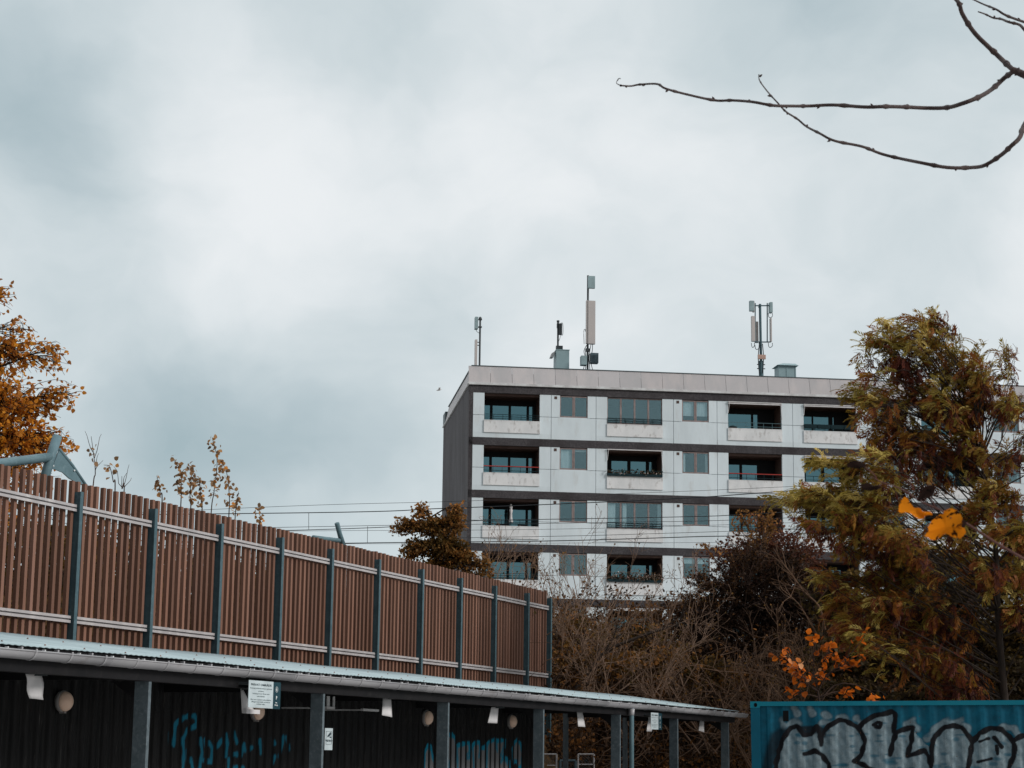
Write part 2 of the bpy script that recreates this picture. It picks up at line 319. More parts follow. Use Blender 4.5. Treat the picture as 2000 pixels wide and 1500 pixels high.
WSTY = {(0, 0): 'rail', (1, 0): 'red', (2, 0): 'rail', (3, 0): 'rail', (0, 2): 'glazed', (1, 2): 'boxes_white', (2, 2): 'glazed_c', (3, 2): 'boxes', (0, 4): 'awning_pale', (1, 4): 'red', (2, 4): 'rail',
        (0, 5): 'planters', (1, 5): 'awning', (2, 5): 'rail', (3, 4): 'rail'}
flowers_todo = []
for k in range(7):
    B = 17.505-STOR*k; T = B+2.335; J = B+1.165
    for si, (ty, s0, s1) in enumerate(SEG):
        g = .011; a, b = s0+g, s1-g
        if ty == 'W':
            w0, w1 = s0+.457, s1-.442
            p = MB(); y0, y1 = D0, D0+.16
            p.box(BF, a, b, y0, y1, B, J-g); p.box(BF, a, w0, y0, y1, J+g, T-.002); p.box(BF, w1, b, y0, y1, J+g, T-.002)
            p.box(BF, a+.3, b-.3, y0+.03, y1, J-g, J+g)
            p.obj('facade_panel', M['panel'], bld)
            MB().box(BF, s0+.16, s0+.30, y0-.012, y0+.01, T-.21, T-.07).obj('vent_grille', M['inner'], bld)
            f = MB(); t = .055; z0, z1 = J+g, T-.03; mid = (w0+w1)/2
            f.box(BF, w0, w1, y0+.03, y0+.10, z0, z0+t+.02); f.box(BF, w0, w1, y0+.03, y0+.10, z1-t, z1); f.box(BF, w0, w0+t, y0+.031, y0+.10, z0+t, z1-t); f.box(BF, w1-t, w1, y0+.031, y0+.10, z0+t, z1-t)
            f.box(BF, mid-.07, mid-.005, y0+.028, y0+.10, z0+t, z1-t); f.box(BF, mid+.005, mid+.07, y0+.028, y0+.10, z0+t, z1-t)
            fo = f.obj('window', M['brownframe'] if (k, si) not in ((0, 3), (0, 1)) else M['brownframe'], bld)
            pn = MB(); pn.box(BF, w0+t, mid-.07, y0+.06, y0+.07, z0+t, z1-t); pn.box(BF, mid+.07, w1-t, y0+.06, y0+.07, z0+t, z1-t); pn.obj('pane', M['glass'], fo)
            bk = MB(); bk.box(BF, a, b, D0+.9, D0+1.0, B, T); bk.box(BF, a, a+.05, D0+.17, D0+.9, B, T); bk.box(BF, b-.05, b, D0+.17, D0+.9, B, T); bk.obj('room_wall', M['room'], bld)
            c = MB()
            if (k, si) in ((0, 3), (0, 6)): c.box(BF, w0+.02, w1-.02, y0+.12, y0+.14, z0+.32, z1)
            elif (k, si) == (1, 1): c.box(BF, w0+.02, mid-.02, y0+.12, y0+.14, z0, z1); c.box(BF, mid+.02, w1-.02, y0+.12, y0+.14, z1-.16, z1)
            elif (k, si) == (3, 3): c.box(BF, w0+.02, w1-.02, y0+.12, y0+.14, z1-.35, z1)
            elif (k*7+si*3) % 3 == 1: c.box(BF, w0+.02, w0+.18, y0+.12, y0+.14, z0, z1); c.box(BF, w1-.18, w1-.02, y0+.12, y0+.14, z0, z1)
            if c.v: c.obj('curtain', M['curtain'], fo)
        else:
            o0, o1 = s0+.59, s1-.6; P0 = B+.875; st = WSTY.get((k, si), 'rail' if (k+si) % 3 else 'awning'); y0, y1 = D0, D0+.16
            p = MB(); p.box(BF, a, o0, y0, y1, J+g, T-.002); p.box(BF, o1, b, y0, y1, J+g, T-.002); p.box(BF, a, o0, y0, y1, B+.26, J-g); p.box(BF, o1, b, y0, y1, B+.26, J-g)
            p.box(BF, a, b, y0, y1, B, B+.26); p.obj('facade_panel', M['panel'], bld)
            bal = MB().box(BF, o0-.015, o1+.015, y0-.05, y1, B+.262, P0).box(BF, o0-.015, o1+.015, y0-.058, y1+.02, P0, P0+.035).obj('balcony', M['parapet'], bld)
            closed = st.startswith('glazed'); yb = y0+.12 if closed else y0+DEP
            lg = MB()
            if not closed:
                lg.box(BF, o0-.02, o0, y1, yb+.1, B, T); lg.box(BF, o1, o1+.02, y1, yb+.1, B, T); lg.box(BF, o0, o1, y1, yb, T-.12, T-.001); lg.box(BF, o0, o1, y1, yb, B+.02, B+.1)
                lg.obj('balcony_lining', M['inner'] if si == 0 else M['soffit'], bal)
            # back glazing
            W = o1-o0; z0, z1 = (P0+.05, T-.02) if closed else (B+.1, T-.12)
            fr_ = MB(); pa = MB()
            if closed:
                n = 4; t = .05
                fr_.box(BF, o0, o1, yb-.06, yb+.02, z1-t, z1); fr_.box(BF, o0, o1, yb-.06, yb+.02, z0, z0+t)
                for i in range(n+1):
                    xx = o0+W*i/n; fr_.box(BF, max(o0, xx-.045), min(o1, xx+.045), yb-.059, yb+.02, z0+t, z1-t)
                for i in range(n): pa.box(BF, o0+W*i/n+.045, o0+W*(i+1)/n-.045, yb-.03, yb-.02, z0+t, z1-t)
                fo = fr_.obj('window', M['brownframe'], bal); pa.obj('pane', M['glass'], fo) if False else pa.obj('pane', M['glass'], bal)
            else:
                # left to right as fractions of width: panes and dark posts, dark wall at the right
                xs = {(0, 4): [(0, .56), (.60, .68)], (0, 5): [(0, .30), (.33, .62), (.70, .72)], (1, 4): [(.06, .33), (.38, .66)], (2, 4): [(.06, .34), (.38, .66)]}.get((k, si), [(0.0, .16), (.21, .50), (.545, .83), (.875, .95)] if si == 0 else [(.0, .08), (.17, .46), (.52, .80), (.86, .92)])
                zp = z1-.28; ew = .02
                prev = 0
                for (f0, f1) in xs:
                    if f0 > prev: fr_.box(BF, o0+W*prev, o0+W*f0, yb, yb+.07, z0, zp)
                    pa.box(BF, o0+W*f0, o0+W*f1, yb+.03, yb+.04, z0+.12, zp); fr_.box(BF, o0+W*f0, o0+W*f1, yb, yb+.07, z0, z0+.12); prev = f1
                fr_.box(BF, o0+W*prev, o1, yb, yb+.07, z0, zp); fr_.box(BF, o0, o1, yb, yb+.07, zp, z1)
                fr_.obj('window_frame', M['darkframe'], bal); pa.obj('pane', M['glass_loggia'], bal)
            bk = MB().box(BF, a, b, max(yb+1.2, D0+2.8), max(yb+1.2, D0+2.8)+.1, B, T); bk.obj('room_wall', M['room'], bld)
            # railing
            rm = M['railing']; rl = MB(); rp = P0+.035
            if st in ('rail', 'awning', 'glazed', 'glazed_c', 'red', 'awning_pale', 'boxes_white'):
                hs = (.10, .20, .31) if st in ('rail', 'glazed', 'glazed_c') else (.12, .32)
                if st == 'awning_pale': rm = M['railing2']
                for i, h in enumerate(hs): rl.box(BF, o0, o1, y0-.03, y0-.005, rp+h-.012, rp+h+.012) if closed else rl.box(BF, o0, o1, y0+.02, y0+.045, rp+h-.012, rp+h+.012)
                for i in range(7): xx = o0+.01+(W-.05)*i/6; (rl.box(BF, xx, xx+.02, y0-.028, y0-.007, rp, rp+hs[-1]) if closed else rl.box(BF, xx, xx+.02, y0+.022, y0+.043, rp, rp+hs[-1]))
                rl.obj('railing', rm, bal)
                if st == 'red': MB().box(BF, o0, o1, y0+.01, y0+.055, rp+.325, rp+.365).obj('handrail', M['redrail'], bal)
            if st in ('awning', 'awning_pale', 'planters', 'boxes_white'):
                aw = MB(); aw.box(BF, o0, o1, y0-.10, y0-.03, T-.06, T-.015)
                if st != 'boxes_white': aw.box(BF, o0, o1, y0-.08, y0-.02, T-.14, T-.08)
                aw.tube([BF(o0+.06, y0-.08, T-.06), BF(o0-.0, y0-.05, T-.62)], .014, 5); aw.tube([BF(o1-.06, y0-.08, T-.06), BF(o1, y0-.05, T-.9)], .014, 5)
                aw.obj('awning', M['white'], bal)
            if st == 'glazed_c':
                cu = MB()
                for q0, q1 in ((.02, .16), (.29, .36), (.92, .98)): cu.box(BF, o0+W*q0, o0+W*q1, yb+.04, yb+.06, z0, z1)
                cu.obj('curtain', M['curtain'], bal)
            if st == 'planters':
                rl.box(BF, o0, o1, y0+.02, y0+.045, rp+.06, rp+.085)
                for i in range(6): xx = o0+.01+(W-.05)*i/5; rl.box(BF, xx, xx+.02, y0+.022, y0+.043, rp, rp+.3)
                rl.obj('railing', M['railing'], bal)
            if st in ('planters', 'boxes', 'boxes_white'): flowers_todo.append((k, st, o0, o1, rp))
# parapet above
pr = MB(); pr.box(BF, 10.40, S_END+.02, D0-.10, D0+.3, 20.24, 20.30); pr.box(BF, 10.37, S_END+.03, D0-.07, D0+.3, 20.302, 20.37); pr.box(BF, 10.37, 10.60, D0+.3, 112.0, 20.242, 20.30)
pr.obj('ledge', M['ledge'], bld)
cl = MB(); s_ = 10.40; w_ = 1.137
while s_ < S_END:
    e_ = min(s_+w_, S_END)
    cl.prism([BF(s_+.008, D0-.04, 20.371), BF(e_-.008, D0-.04, 20.371), BF(e_-.008, D0+.20, 21.27), BF(s_+.008, D0+.20, 21.27)], [BF(s_+.008, D0+.02, 20.371), BF(e_-.008, D0+.02, 20.371), BF(e_-.008, D0+.26, 21.27), BF(s_+.008, D0+.26, 21.27)]); s_ = e_
n_ = D0+.25
while n_ < 110.6:
    e_ = min(n_+1.4, 110.7)
    cl.prism([BF(10.40, n_+.008, 20.301), BF(10.40, e_-.008, 20.301), BF(10.62, e_-.008, 21.27), BF(10.62, n_+.008, 21.27)], [BF(10.5, n_+.008, 20.301), BF(10.5, e_-.008, 20.301), BF(10.72, e_-.008, 21.27), BF(10.72, n_+.008, 21.27)]); n_ = e_
cl.obj('parapet_cladding', M['cladding'], bld)
tr = MB(); tr.box(BF, 10.56, S_END, D0+.17, D0+.34, 21.272, 21.31); tr.box(BF, 10.56, 10.78, D0+.34, 110.7, 21.273, 21.308); tr.box(BF, 10.41, 10.6, 110.7, 112.02, 20.3, 21.0); tr.box(BF, 10.45, S_END, D0-.005, D0+.1, 20.371, 20.372+.01)
tr.obj('roof_edge_trim', M['trim'], bld)
MB().box(BF, 10.7, S_END, D0+.35, 111.7, 20.75, 20.95).obj('roof_deck', M['trim'], bld)

# things on the balconies
LM_flower = leafmat('window_box_flowers', [(0, (.02, .03, .012)), (.45, (.05, .035, .02)), (.6, (.12, .05, .03)), (.72, (.55, .45, .40)), (.85, (.75, .72, .68)), (1, (.4, .08, .08))])
def leaf_template(kind):
    if kind == 'broad':
        V = np.array([(0, 0, 0), (0, 1, 0), (-.40, .22, .10), (-.36, .62, .08), (.40, .22, .10), (.36, .62, .08)], float); Q = [(0, 4, 5, 1), (0, 1, 3, 2)]
    elif kind == 'lance':
        V = np.array([(0, 0, 0), (.17, .45, .04), (0, 1, -.05), (-.17, .45, .04)], float); Q = [(0, 1, 2, 3)]
    elif kind == 'frond':
        V, Q = [], []
        n = 4; rc = lambda t: np.array([.05*math.sin(t*3), t*(1-.10*t), .12*t-.38*t*t])
        for i in range(n):
            t = .08+.78*i/(n-1); L = .46*(1-.5*abs(t-.42))
            for s in (-1, 1):
                p = rc(t); tg = rc(t+.05)-rc(t); tg /= np.linalg.norm(tg); dx = tg*L*.90+np.array([s*L*.42, 0, -.12*L]); wd = np.array([s*.042, -.016, .02])
                j = len(V); V += [p, p+dx*.45+wd, p+dx, p+dx*.5-wd]; Q.append((j, j+1, j+2, j+3))
        p = rc(.86); j = len(V); V += [p, rc(1.0)+[.055, 0, 0], rc(1.25), rc(1.0)-[.055, 0, 0]]; Q.append((j, j+1, j+2, j+3))
        j = len(V); V += [np.array([-.008, 0, 0]), np.array([.008, 0, 0]), rc(.55), rc(.55)-[.01, 0, 0]]; Q.append((j, j+1, j+2, j+3))
        V = np.array(V)
    return V, np.array(Q)
def leaves(P, Dv, size, kind, tint, rng=R, roll=1.):
    P = np.asarray(P, float); Dv = np.asarray(Dv, float); n = len(P)
    Dv = Dv/(np.linalg.norm(Dv, axis=1, keepdims=True)+1e-9)
    up = np.array([[0, 0, 1.]])+rng.randn(n, 3)*roll; X = np.cross(Dv, up); X /= np.linalg.norm(X, axis=1, keepdims=True)+1e-9; Z = np.cross(X, Dv)
    T, Q = leaf_template(kind); s = np.broadcast_to(np.asarray(size, float), (n,))[:, None, None]
    V = P[:, None, :] + s*(T[None, :, 0:1]*X[:, None, :]+T[None, :, 1:2]*Dv[:, None, :]+T[None, :, 2:3]*Z[:, None, :])
    QQ = (Q[None]+(np.arange(n)*len(T))[:, None, None]).reshape(-1, 4)
    return V.reshape(-1, 3), QQ, np.repeat(np.clip(tint, 0, 1), len(T))
ROWN = ['top', 'second highest', 'third highest', 'fourth highest']
for k, st, o0, o1, rp in flowers_todo:
    W = o1-o0; y = D0-.02
    if k > 3: continue
    nb = 4
    if st == 'planters':
        for i in range(nb):
            o = thing('planter_box', BF(o0+W*(i+.5)/nb, y, rp+.1), ['leftmost dark trough', 'second from left dark trough', 'third from left dark trough', 'rightmost dark trough'][i]+' on the top floor balcony railing beside the big tree', 'planter', 'dark troughs on one balcony railing')
            MB().prism([BF(o0+W*i/nb+.03, y-.07, rp+.12), BF(o0+W*(i+1)/nb-.03, y-.07, rp+.12), BF(o0+W*(i+1)/nb-.03, y+.07, rp+.12), BF(o0+W*i/nb+.03, y+.07, rp+.12)], [BF(o0+W*i/nb+.005, y-.1, rp+.33), BF(o0+W*(i+1)/nb-.005, y-.1, rp+.33), BF(o0+W*(i+1)/nb-.005, y+.1, rp+.33), BF(o0+W*i/nb+.005, y+.1, rp+.33)]).obj('trough', M['railing'], o)
            MB().box(BF, o0+W*i/nb+.02, o0+W*(i+1)/nb-.02, y-.08, y+.08, rp+.331, rp+.337).obj('soil', M['darkframe'], o)
    else:
        lab = 'long box of white and pink flowers on the fourth highest balcony parapet' if st == 'boxes' else 'row of small white flowers in dark boxes on the second highest balcony'
        o = thing('flower_box', BF((o0+o1)/2, y, rp), lab, 'flower box')
        MB().box(BF, o0+.02, o1-.02, y-.11, y+.05, rp+.001, rp+.14).obj('trough', M['railing'], o)
        n = 700 if st == 'boxes' else 260
        P = np.array([BF(o0+R.rand()*W, y-.03+R.randn()*.07, rp+.13+abs(R.randn())*(.13 if st == 'boxes' else .09)) for _ in range(n)])
        V, Q, t = leaves(P, R.randn(n, 3)+[0, 0, .6], .07+R.rand(n)*.05, 'broad', np.clip(R.rand(n)*.7 + (R.rand(n) > .8)*.28, 0, 1)); mesh_obj('flowers', V, Q, LM_flower, o, attr={'tint': t})
# folded parasol, table and chair shapes on one balcony (third row, first column)
B = 17.505-STOR*2
o = thing('parasol', BF(12.75, D0+.45, B+.1), 'folded white parasol standing on the third highest corner balcony', 'parasol')
MB().tube([BF(12.75, D0+.45, B+.1), BF(12.75, D0+.45, B+2.12)], .02, 6).obj('pole', M['railing'], o)
MB().lathe(BF(12.75, D0+.45, B+1.12), (0, 0, 1), [(0, .10), (.04, .13), (.25, .075), (.5, .065), (.68, .10), (.72, .05), (.8, .09), (.95, .05), (1.0, .01)], 10).obj('canopy', M['white'], o, True)
MB().lathe(BF(12.75, D0+.45, B+.1), (0, 0, 1), [(0, .2), (.06, .2), (.1, .05)], 12).obj('base', M['darkframe'], o)
for i, (ss, nm) in enumerate(((12.25, 'left of'), (13.4, 'right of'))):
    o = thing('patio_chair', BF(ss, D0+.55, B+.1), 'dark patio chair %s the folded parasol on the corner balcony' % nm, 'chair', 'dark patio chairs on the corner balcony')
    MB().box(BF, ss-.25, ss+.25, D0+.35, D0+.8, B+.52, B+.58).obj('seat', M['darkframe'], o)
    MB().box(BF, ss-.25, ss+.25, D0+.8, D0+.85, B+.58, B+1.12).obj('backrest', M['darkframe'], o)
    for q in (-.22, .22):
        for w in (.38, .77): MB().box(BF, ss+q-.02, ss+q+.02, D0+w-.02, D0+w+.02, B+.1, B+.52).obj('leg', M['darkframe'], o)
# grill on the awning balcony
B = 17.505; o = thing('kettle_grill', BF(24.5, D0+.5, B+.1), 'round dark covered grill at the left end of the top balcony with pale railing', 'grill')
MB().lathe(BF(24.5, D0+.5, B+.75), (0, 0, 1), [(0, .1), (.08, .22), (.18, .27), (.3, .22), (.38, .08)], 14).obj('kettle', M['black'], o, True)
for q in range(3): MB().tube([BF(24.5+.1*math.cos(q*2.1), D0+.5+.1*math.sin(q*2.1), B+.8), BF(24.5+.25*math.cos(q*2.1), D0+.5+.25*math.sin(q*2.1), B+.1)], .015, 5).obj('leg', M['black'], o)

# ------------------------------------------------------------------ roof equipment
RZ = 20.95
def on(px, py, n): return onplane(px, py, BF.b, n)
def rp_(px, py, n): P = on(px, py, n); return np.array([P@BF.a, n, P[2]])     # building coords
# mast 1 (left)
n = 99.2; a, _, zt = rp_(938, 619, n); o = thing('antenna_mast', BF(a, n, RZ), 'thin leftmost rooftop mast with two narrow side panels near the roof corner', 'antenna')
MB().tube([BF(a, n, RZ), BF(a, n, zt)], .05, 8).tube([BF(a, n, zt-.12), BF(a, n, zt-.04)], .08, 8).obj('pole', M['steel'], o)
l0, _, z1 = rp_(927.5, 620, n); l1, _, z0 = rp_(933, 643, n)
MB().box(BF, l0, l1, n-.2, n+.2, z0, z1).obj('antenna_panel', M['antblue'], o)
l0b, _, z3 = rp_(927.5, 664, n); l1b = rp_(932, 664, n)[0]
MB().box(BF, l0b, l1b, n-.15, n+.12, RZ+.1, z3).obj('antenna_panel', M['antenna'], o)
br = MB()
for z in (z1-.12, z0+.12, z3-.12, z3-.28): br.box(BF, l1, a, n-.02, n+.02, z-.02, z+.02)
for z in (z1-.1, z0+.12): br.box(BF, a-.09, a+.09, n-.08, n+.08, z-.03, z+.03)
br.tube(spline([BF((l0+l1)/2, n, z0), BF((l0+l1)/2+.03, n, z0-.12), BF(a, n-.05, z0-.25)], 4), .014, 5)
br.obj('bracket', M['steel'], o)
# chimney cabinet with short mast
n = 100.5; a0, _, z1 = rp_(1084, 687, n); a1 = rp_(1109, 687, n)[0]
o = thing('vent_cabinet', BF(a0, n, RZ), 'tall pale blue grey vent cabinet on the roof under the short mast', 'cabinet')
MB().box(BF, a0, a1, n-.5, n+.5, RZ, z1).box(BF, a0-.02, a1+.02, n-.52, n+.52, z1, z1+.04).obj('body', M['grey_box'], o)
MB().prism([BF(a0-.28, n-.2, z1-.35), BF(a0-.12, n-.2, z1-.35), BF(a0-.001, n-.2, z1-.02), BF(a0-.001, n-.2, z1-.0), BF(a0-.2, n-.2, z1-.12)], [BF(a0-.28, n+.2, z1-.35), BF(a0-.12, n+.2, z1-.35), BF(a0-.001, n+.2, z1-.02), BF(a0-.001, n+.2, z1), BF(a0-.2, n+.2, z1-.12)]).obj('side_hood', M['white'], o)
am, _, zt = rp_(1090, 626, n); zc = z1+.04
o = thing('antenna_mast', BF(am, n, zc), 'short rooftop mast with one dark boxy unit standing on the vent cabinet', 'antenna')
MB().tube([BF(am, n, zc), BF(am, n, zt)], .05, 8).tube([BF(am, n, zt-.1), BF(am, n, zt)], .075, 8).obj('pole', M['steel'], o)
MB().box(BF, am-.1, am+.25, n-.12, n+.12, zc, zc+.28).obj('foot_clamp', M['steel'], o)
zz = rp_(1090, 654, n)[2]; z2 = rp_(1090, 632, n)[2]
MB().box(BF, am+.02, am+.2, n-.16, n+.05, zz, z2-.02).box(BF, am-.07, am+.0, n-.1, n+.05, z2-.25, z2).obj('radio_unit', M['steel'], o)
MB().tube(spline([BF(am+.1, n, z2), BF(am+.25, n, z2+.02), BF(am+.27, n, zz+.1), BF(am+.2, n, zz-.05)], 5), .014, 5).tube(spline([BF(am+.15, n, zz), BF(am+.1, n, zz-.2), BF(am+.02, n, zz-.4)], 4), .012, 5).obj('cable', M['steel'], o)
# tall mast with long beige panel
n = 99.8; a, _, zt = rp_(1148.5, 538, n); o = thing('antenna_mast', BF(a, n, RZ), 'tallest rooftop mast with a long beige panel and a small panel on top', 'antenna')
MB().tube([BF(a, n, RZ), BF(a, n, zt)], .055, 8).obj('pole', M['steel'], o)
q0 = rp_(1147.5, 541, n); q1 = rp_(1160.5, 565, n); MB().box(BF, q0[0], q1[0], n-.28, n-.08, q1[2], q0[2]).obj('antenna_panel', M['antblue'], o)
q0 = rp_(1143.5, 589, n); q1 = rp_(1160.5, 674, n); MB().box(BF, q0[0], q0[0]+.1, n-.30, n-.1, q1[2]+.02, q0[2]).box(BF, q0[0]+.1, q1[0], n-.34, n-.09, q1[2], q0[2]-.015).obj('antenna_panel', M['antenna'], o)
q0 = rp_(1134, 696, n); q1 = rp_(1145, 714, n); MB().box(BF, q0[0], q1[0], n-.25, n+.2, q1[2], q0[2]).obj('radio_unit', M['antblue'], o)
q0 = rp_(1152, 691, n); q1 = rp_(1167, 711, n); u = MB().box(BF, q0[0], q1[0], n-.3, n+.1, q1[2], q0[2])
for i in range(6): xx = q0[0]+(q1[0]-q0[0])*(i+.3)/6; u.box(BF, xx, xx+.02, n-.33, n-.30, q1[2]+.02, q0[2]-.1)
u.obj('radio_unit', M['galv'], o)
cb = MB(); zb = rp_(1148, 674, n)[2]
for dx, dy in ((-.12, -.1), (.05, -.12), (.13, -.05), (-.05, .1)): cb.tube(spline([BF(a+dx+.12, n+dy-.05, zb+.1), BF(a+dx*1.8, n+dy, zb-.35), BF(a+dx, n+dy, zb-.8), BF(a+dx*2.5, n+dy, RZ+.35), BF(a+dx*.6, n+dy, RZ+.15)], 4), .02, 5)
q = rp_(1141, 648, n); cb.tube(spline([BF(q[0], n, zb+.05), BF(q[0]-.02, n, q[2]), BF(q[0]+.04, n, q[2]+.15), BF(q[0]+.08, n, q[2])], 4), .015, 5)
cb.box(BF, a-.35, a+.4, n-.05, n+.05, RZ+.42, RZ+.5); cb.box(BF, a-.12, a+.12, n-.12, n+.1, zb-.35, zb-.2)
cb.obj('cable_and_bracket', M['steel'], o)
# right mast: cluster
n = 100.2; a, _, zt = rp_(1485, 594, n); o = thing('antenna_mast', BF(a, n, RZ), 'teal rooftop mast on the right carrying a cluster of three panel antennas', 'antenna')
MB().tube([BF(a, n, RZ), BF(a, n, rp_(1485, 705, n)[2])], .13, 10).tube([BF(a, n, rp_(1485, 706, n)[2]), BF(a-.02, n, zt)], .07, 10).prism([BF(a, n-.3, RZ), BF(a+.32, n, RZ), BF(a, n+.3, RZ)], [BF(a, n-.08, RZ+.32), BF(a+.1, n, RZ+.32), BF(a, n+.08, RZ+.32)]).obj('pole', M['galvdark'], o)
def bx(p0, p1, nn0, nn1, nm, m_):
    q0 = rp_(*p0, n); q1 = rp_(*p1, n); return MB().box(BF, q0[0], q1[0], nn0, nn1, q1[2], q0[2]).obj(nm, m_, o)
bx((1462.5, 589), (1471, 609), n-.25, n-.02, 'antenna_panel', M['antblue']); bx((1471, 588), (1474, 609), n-.02, n+.2, 'antenna_panel', M['white'])
bx((1502.5, 591), (1508, 611), n-.15, n+.2, 'antenna_panel', M['antblue']); bx((1466, 619), (1473, 668), n-.25, n-.05, 'antenna_panel', M['antenna']); bx((1504, 622), (1506.5, 668), n-.15, n+.15, 'antenna_panel', M['antenna']); bx((1476, 627), (1482.5, 668), n+.1, n+.3, 'antenna_panel', M['antenna'])
fr2 = MB()
for px in (1475, 1498.5): q0 = rp_(px, 592, n); q1 = rp_(px, 668, n); fr2.tube([BF(q0[0], n, q0[2]), BF(q1[0], n, q1[2])], .035, 6)
for py in (597, 668): q0 = rp_(1474, py, n); q1 = rp_(1504, py, n); fr2.tube([BF(q0[0], n, q0[2]), BF(q1[0], n, q1[2])], .035, 6); fr2.tube([BF(a, n-.1, q0[2]), BF(a, n+.3, q0[2])], .05, 6)
fr2.obj('support_frame', M['galvdark'], o)
cb = MB()
for px0, py0, w in ((1470, 670, 3), (1504, 670, 4), (1478, 674, 4), (1504, 612, 4)):
    L = [rp_(px0-w, py0, n), rp_(px0-w+1, py0+7, n), rp_(px0, py0+9, n), rp_(px0+w, py0+6, n), rp_(px0+w, py0, n)]; cb.tube(spline([BF(q[0], n-.05, q[2]) for q in L], 4), .018, 5)
for s in (-1, 1): L = [rp_(1485+s*3, 672, n), rp_(1485+s*5, 695, n), rp_(1485+s*4.5, 715, n), rp_(1485+s*3, 730, n)]; cb.tube(spline([BF(q[0], n-.12, q[2]) for q in L], 4), .025, 5)
for py in (712, 720): q = rp_(1485, py, n); cb.box(BF, a-.22, a+.22, n-.03, n+.03, q[2]-.02, q[2]+.02)
cb.obj('cable', M['wire'], o)
q0 = rp_(1478.5, 694, n); q1 = rp_(1493.5, 703, n); MB().box(BF, q0[0], q1[0], n-.24, n-.13, q1[2], q0[2]).obj('junction_box', M['pinkbox'], o)
# hooded vent
n = 101; q0 = rp_(1517, 738, n); q1 = rp_(1550, 718, n); o = thing('roof_vent', BF(q0[0], n, RZ), 'square pale blue roof vent with flared white lid right of the teal mast', 'vent')
MB().box(BF, q0[0], q1[0], n-.45, n+.45, RZ, q1[2]).box(BF, q0[0]+.42, q0[0]+.48, n-.47, n-.45, RZ, q1[2]-.02).box(BF, q1[0]-.05, q1[0]+.0, n-.47, n-.45, RZ, q1[2]-.02).obj('body', M['grey_box'], o)
e = .12; MB().prism([BF(q0[0]-e, n-.6, q1[2]), BF(q1[0]+e, n-.6, q1[2]), BF(q1[0]+e, n+.6, q1[2]), BF(q0[0]-e, n+.6, q1[2])], [BF(q0[0]+.25, n-.4, q1[2]+.14), BF(q1[0]-.02, n-.4, q1[2]+.14), BF(q1[0]-.02, n+.4, q1[2]+.14), BF(q0[0]+.25, n+.4, q1[2]+.14)]).obj('lid', M['grey_box'], o)
o = MB().lathe(BF(*rp_(968, 714, 99)[:2], 20.9), (0, 0, 1), [(0, .08), (.4, .08), (.44, .14), (.5, .1), (.53, .02)], 10).obj('vent_pipe', M['steel'], None, True, org=BF(*rp_(968, 714, 99)[:2], 20.9))
tag(o, 'tiny round vent cap peeking over the roof edge near the left corner', 'vent pipe')

# ------------------------------------------------------------------ slat fence
NF = 16.3
fence = thing('slat_fence', FF(30, NF, 2.4), 'tall brown vertical slat fence with steel posts behind the shed', 'fence')
POSTS = [20.10, 22.19, 24.28, 26.375, 28.49, 30.67, 32.68, 34.78, 36.92, 39.02, 41.06, 43.17, 44.74]
for s in POSTS:
    pb = MB(); pb.box(FF, s-.012, s+.012, NF-.10, NF+.03, 1.2, 5.30); pb.box(FF, s-.035, s+.045, NF-.112, NF-.10, 1.2, 5.30); pb.box(FF, s-.035, s+.045, NF+.03, NF+.042, 1.2, 5.29)
    pb.obj('post', M['galvdark'], fence)
for i in range(len(POSTS)-1):
    a, b = POSTS[i]+.03, POSTS[i+1]-.03
    for zr in (5.055, 3.42):
        r_ = MB(); z0 = zr-.045
        r_.box(FF, a, b, NF-.02, NF-.012, z0, z0+.09); r_.box(FF, a, b, NF-.05, NF-.02, z0, z0+.02); r_.box(FF, a, b, NF-.05, NF-.02, z0+.07, z0+.09)
        r_.box(FF, a, b, NF-.056, NF-.05, z0-.006, z0+.034); r_.box(FF, a, b, NF-.056, NF-.05, z0+.056, z0+.096)
        r_.obj('rail', M['alu'], fence)
    nS = 12 if POSTS[i+1]-POSTS[i] > 1.8 else 9
    sl = MB(); pit = (POSTS[i+1]-POSTS[i])/nS
    for j in range(nS):
        c = POSTS[i]+(j+.5)*pit; dz = R.randn()*.006; dx = R.randn()*.006; dn = R.randn()*.003
        A = [FF(c-.034+dx, NF+.0+dn, 2.45), FF(c+.034+dx, NF+dn, 2.45), FF(c+.034+dx, NF+.060+dn, 2.45), FF(c-.034+dx, NF+.060+dn, 2.45)]
        dx2 = dx+R.randn()*.005; Bv = [FF(c-.034+dx2, NF+dn, 5.46+dz), FF(c+.034+dx2, NF+dn, 5.46+dz), FF(c+.034+dx2, NF+.060+dn, 5.46+dz), FF(c-.034+dx2, NF+.060+dn, 5.46+dz)]
        sl.prism(A, Bv)
    sl.obj('slat_panel', M['slat'], fence)

# tube frames behind the fence
def tubeframe(pts, plate, n, label, r=.075):
    o = thing('tube_frame', onplane(pts[0][0][0], pts[0][0][1], FF.b, n)*[1, 1, 0]+[0, 0, 3.2], label, 'steel frame', 'grey tube frames behind the slat fence')
    for nm, L, rr in zip(('upright', 'crossbar', 'brace'), pts, (r, r*.95, r*.38)):
        P = [onplane(x, y, FF.b, n) for x, y in L]; MB().tube(P, rr, 14).obj(nm, M['tubegrey'], o, True)
    P = [onplane(x, y, FF.b, n) for x, y in plate]; A = [p-FF.b*.01 for p in P]; Bp = [p+FF.b*.01 for p in P]
    pl = MB().prism(A, Bp).obj('corner_plate', M['tubegrey'], o)
    return o
M['tubegrey'] = mat('grey_painted_tube', (.12, .19, .215), .45, col2=(.09, .15, .17), scale=4, third=(.18, .26, .285), tscale=12, tlo=.6, thi=.8)
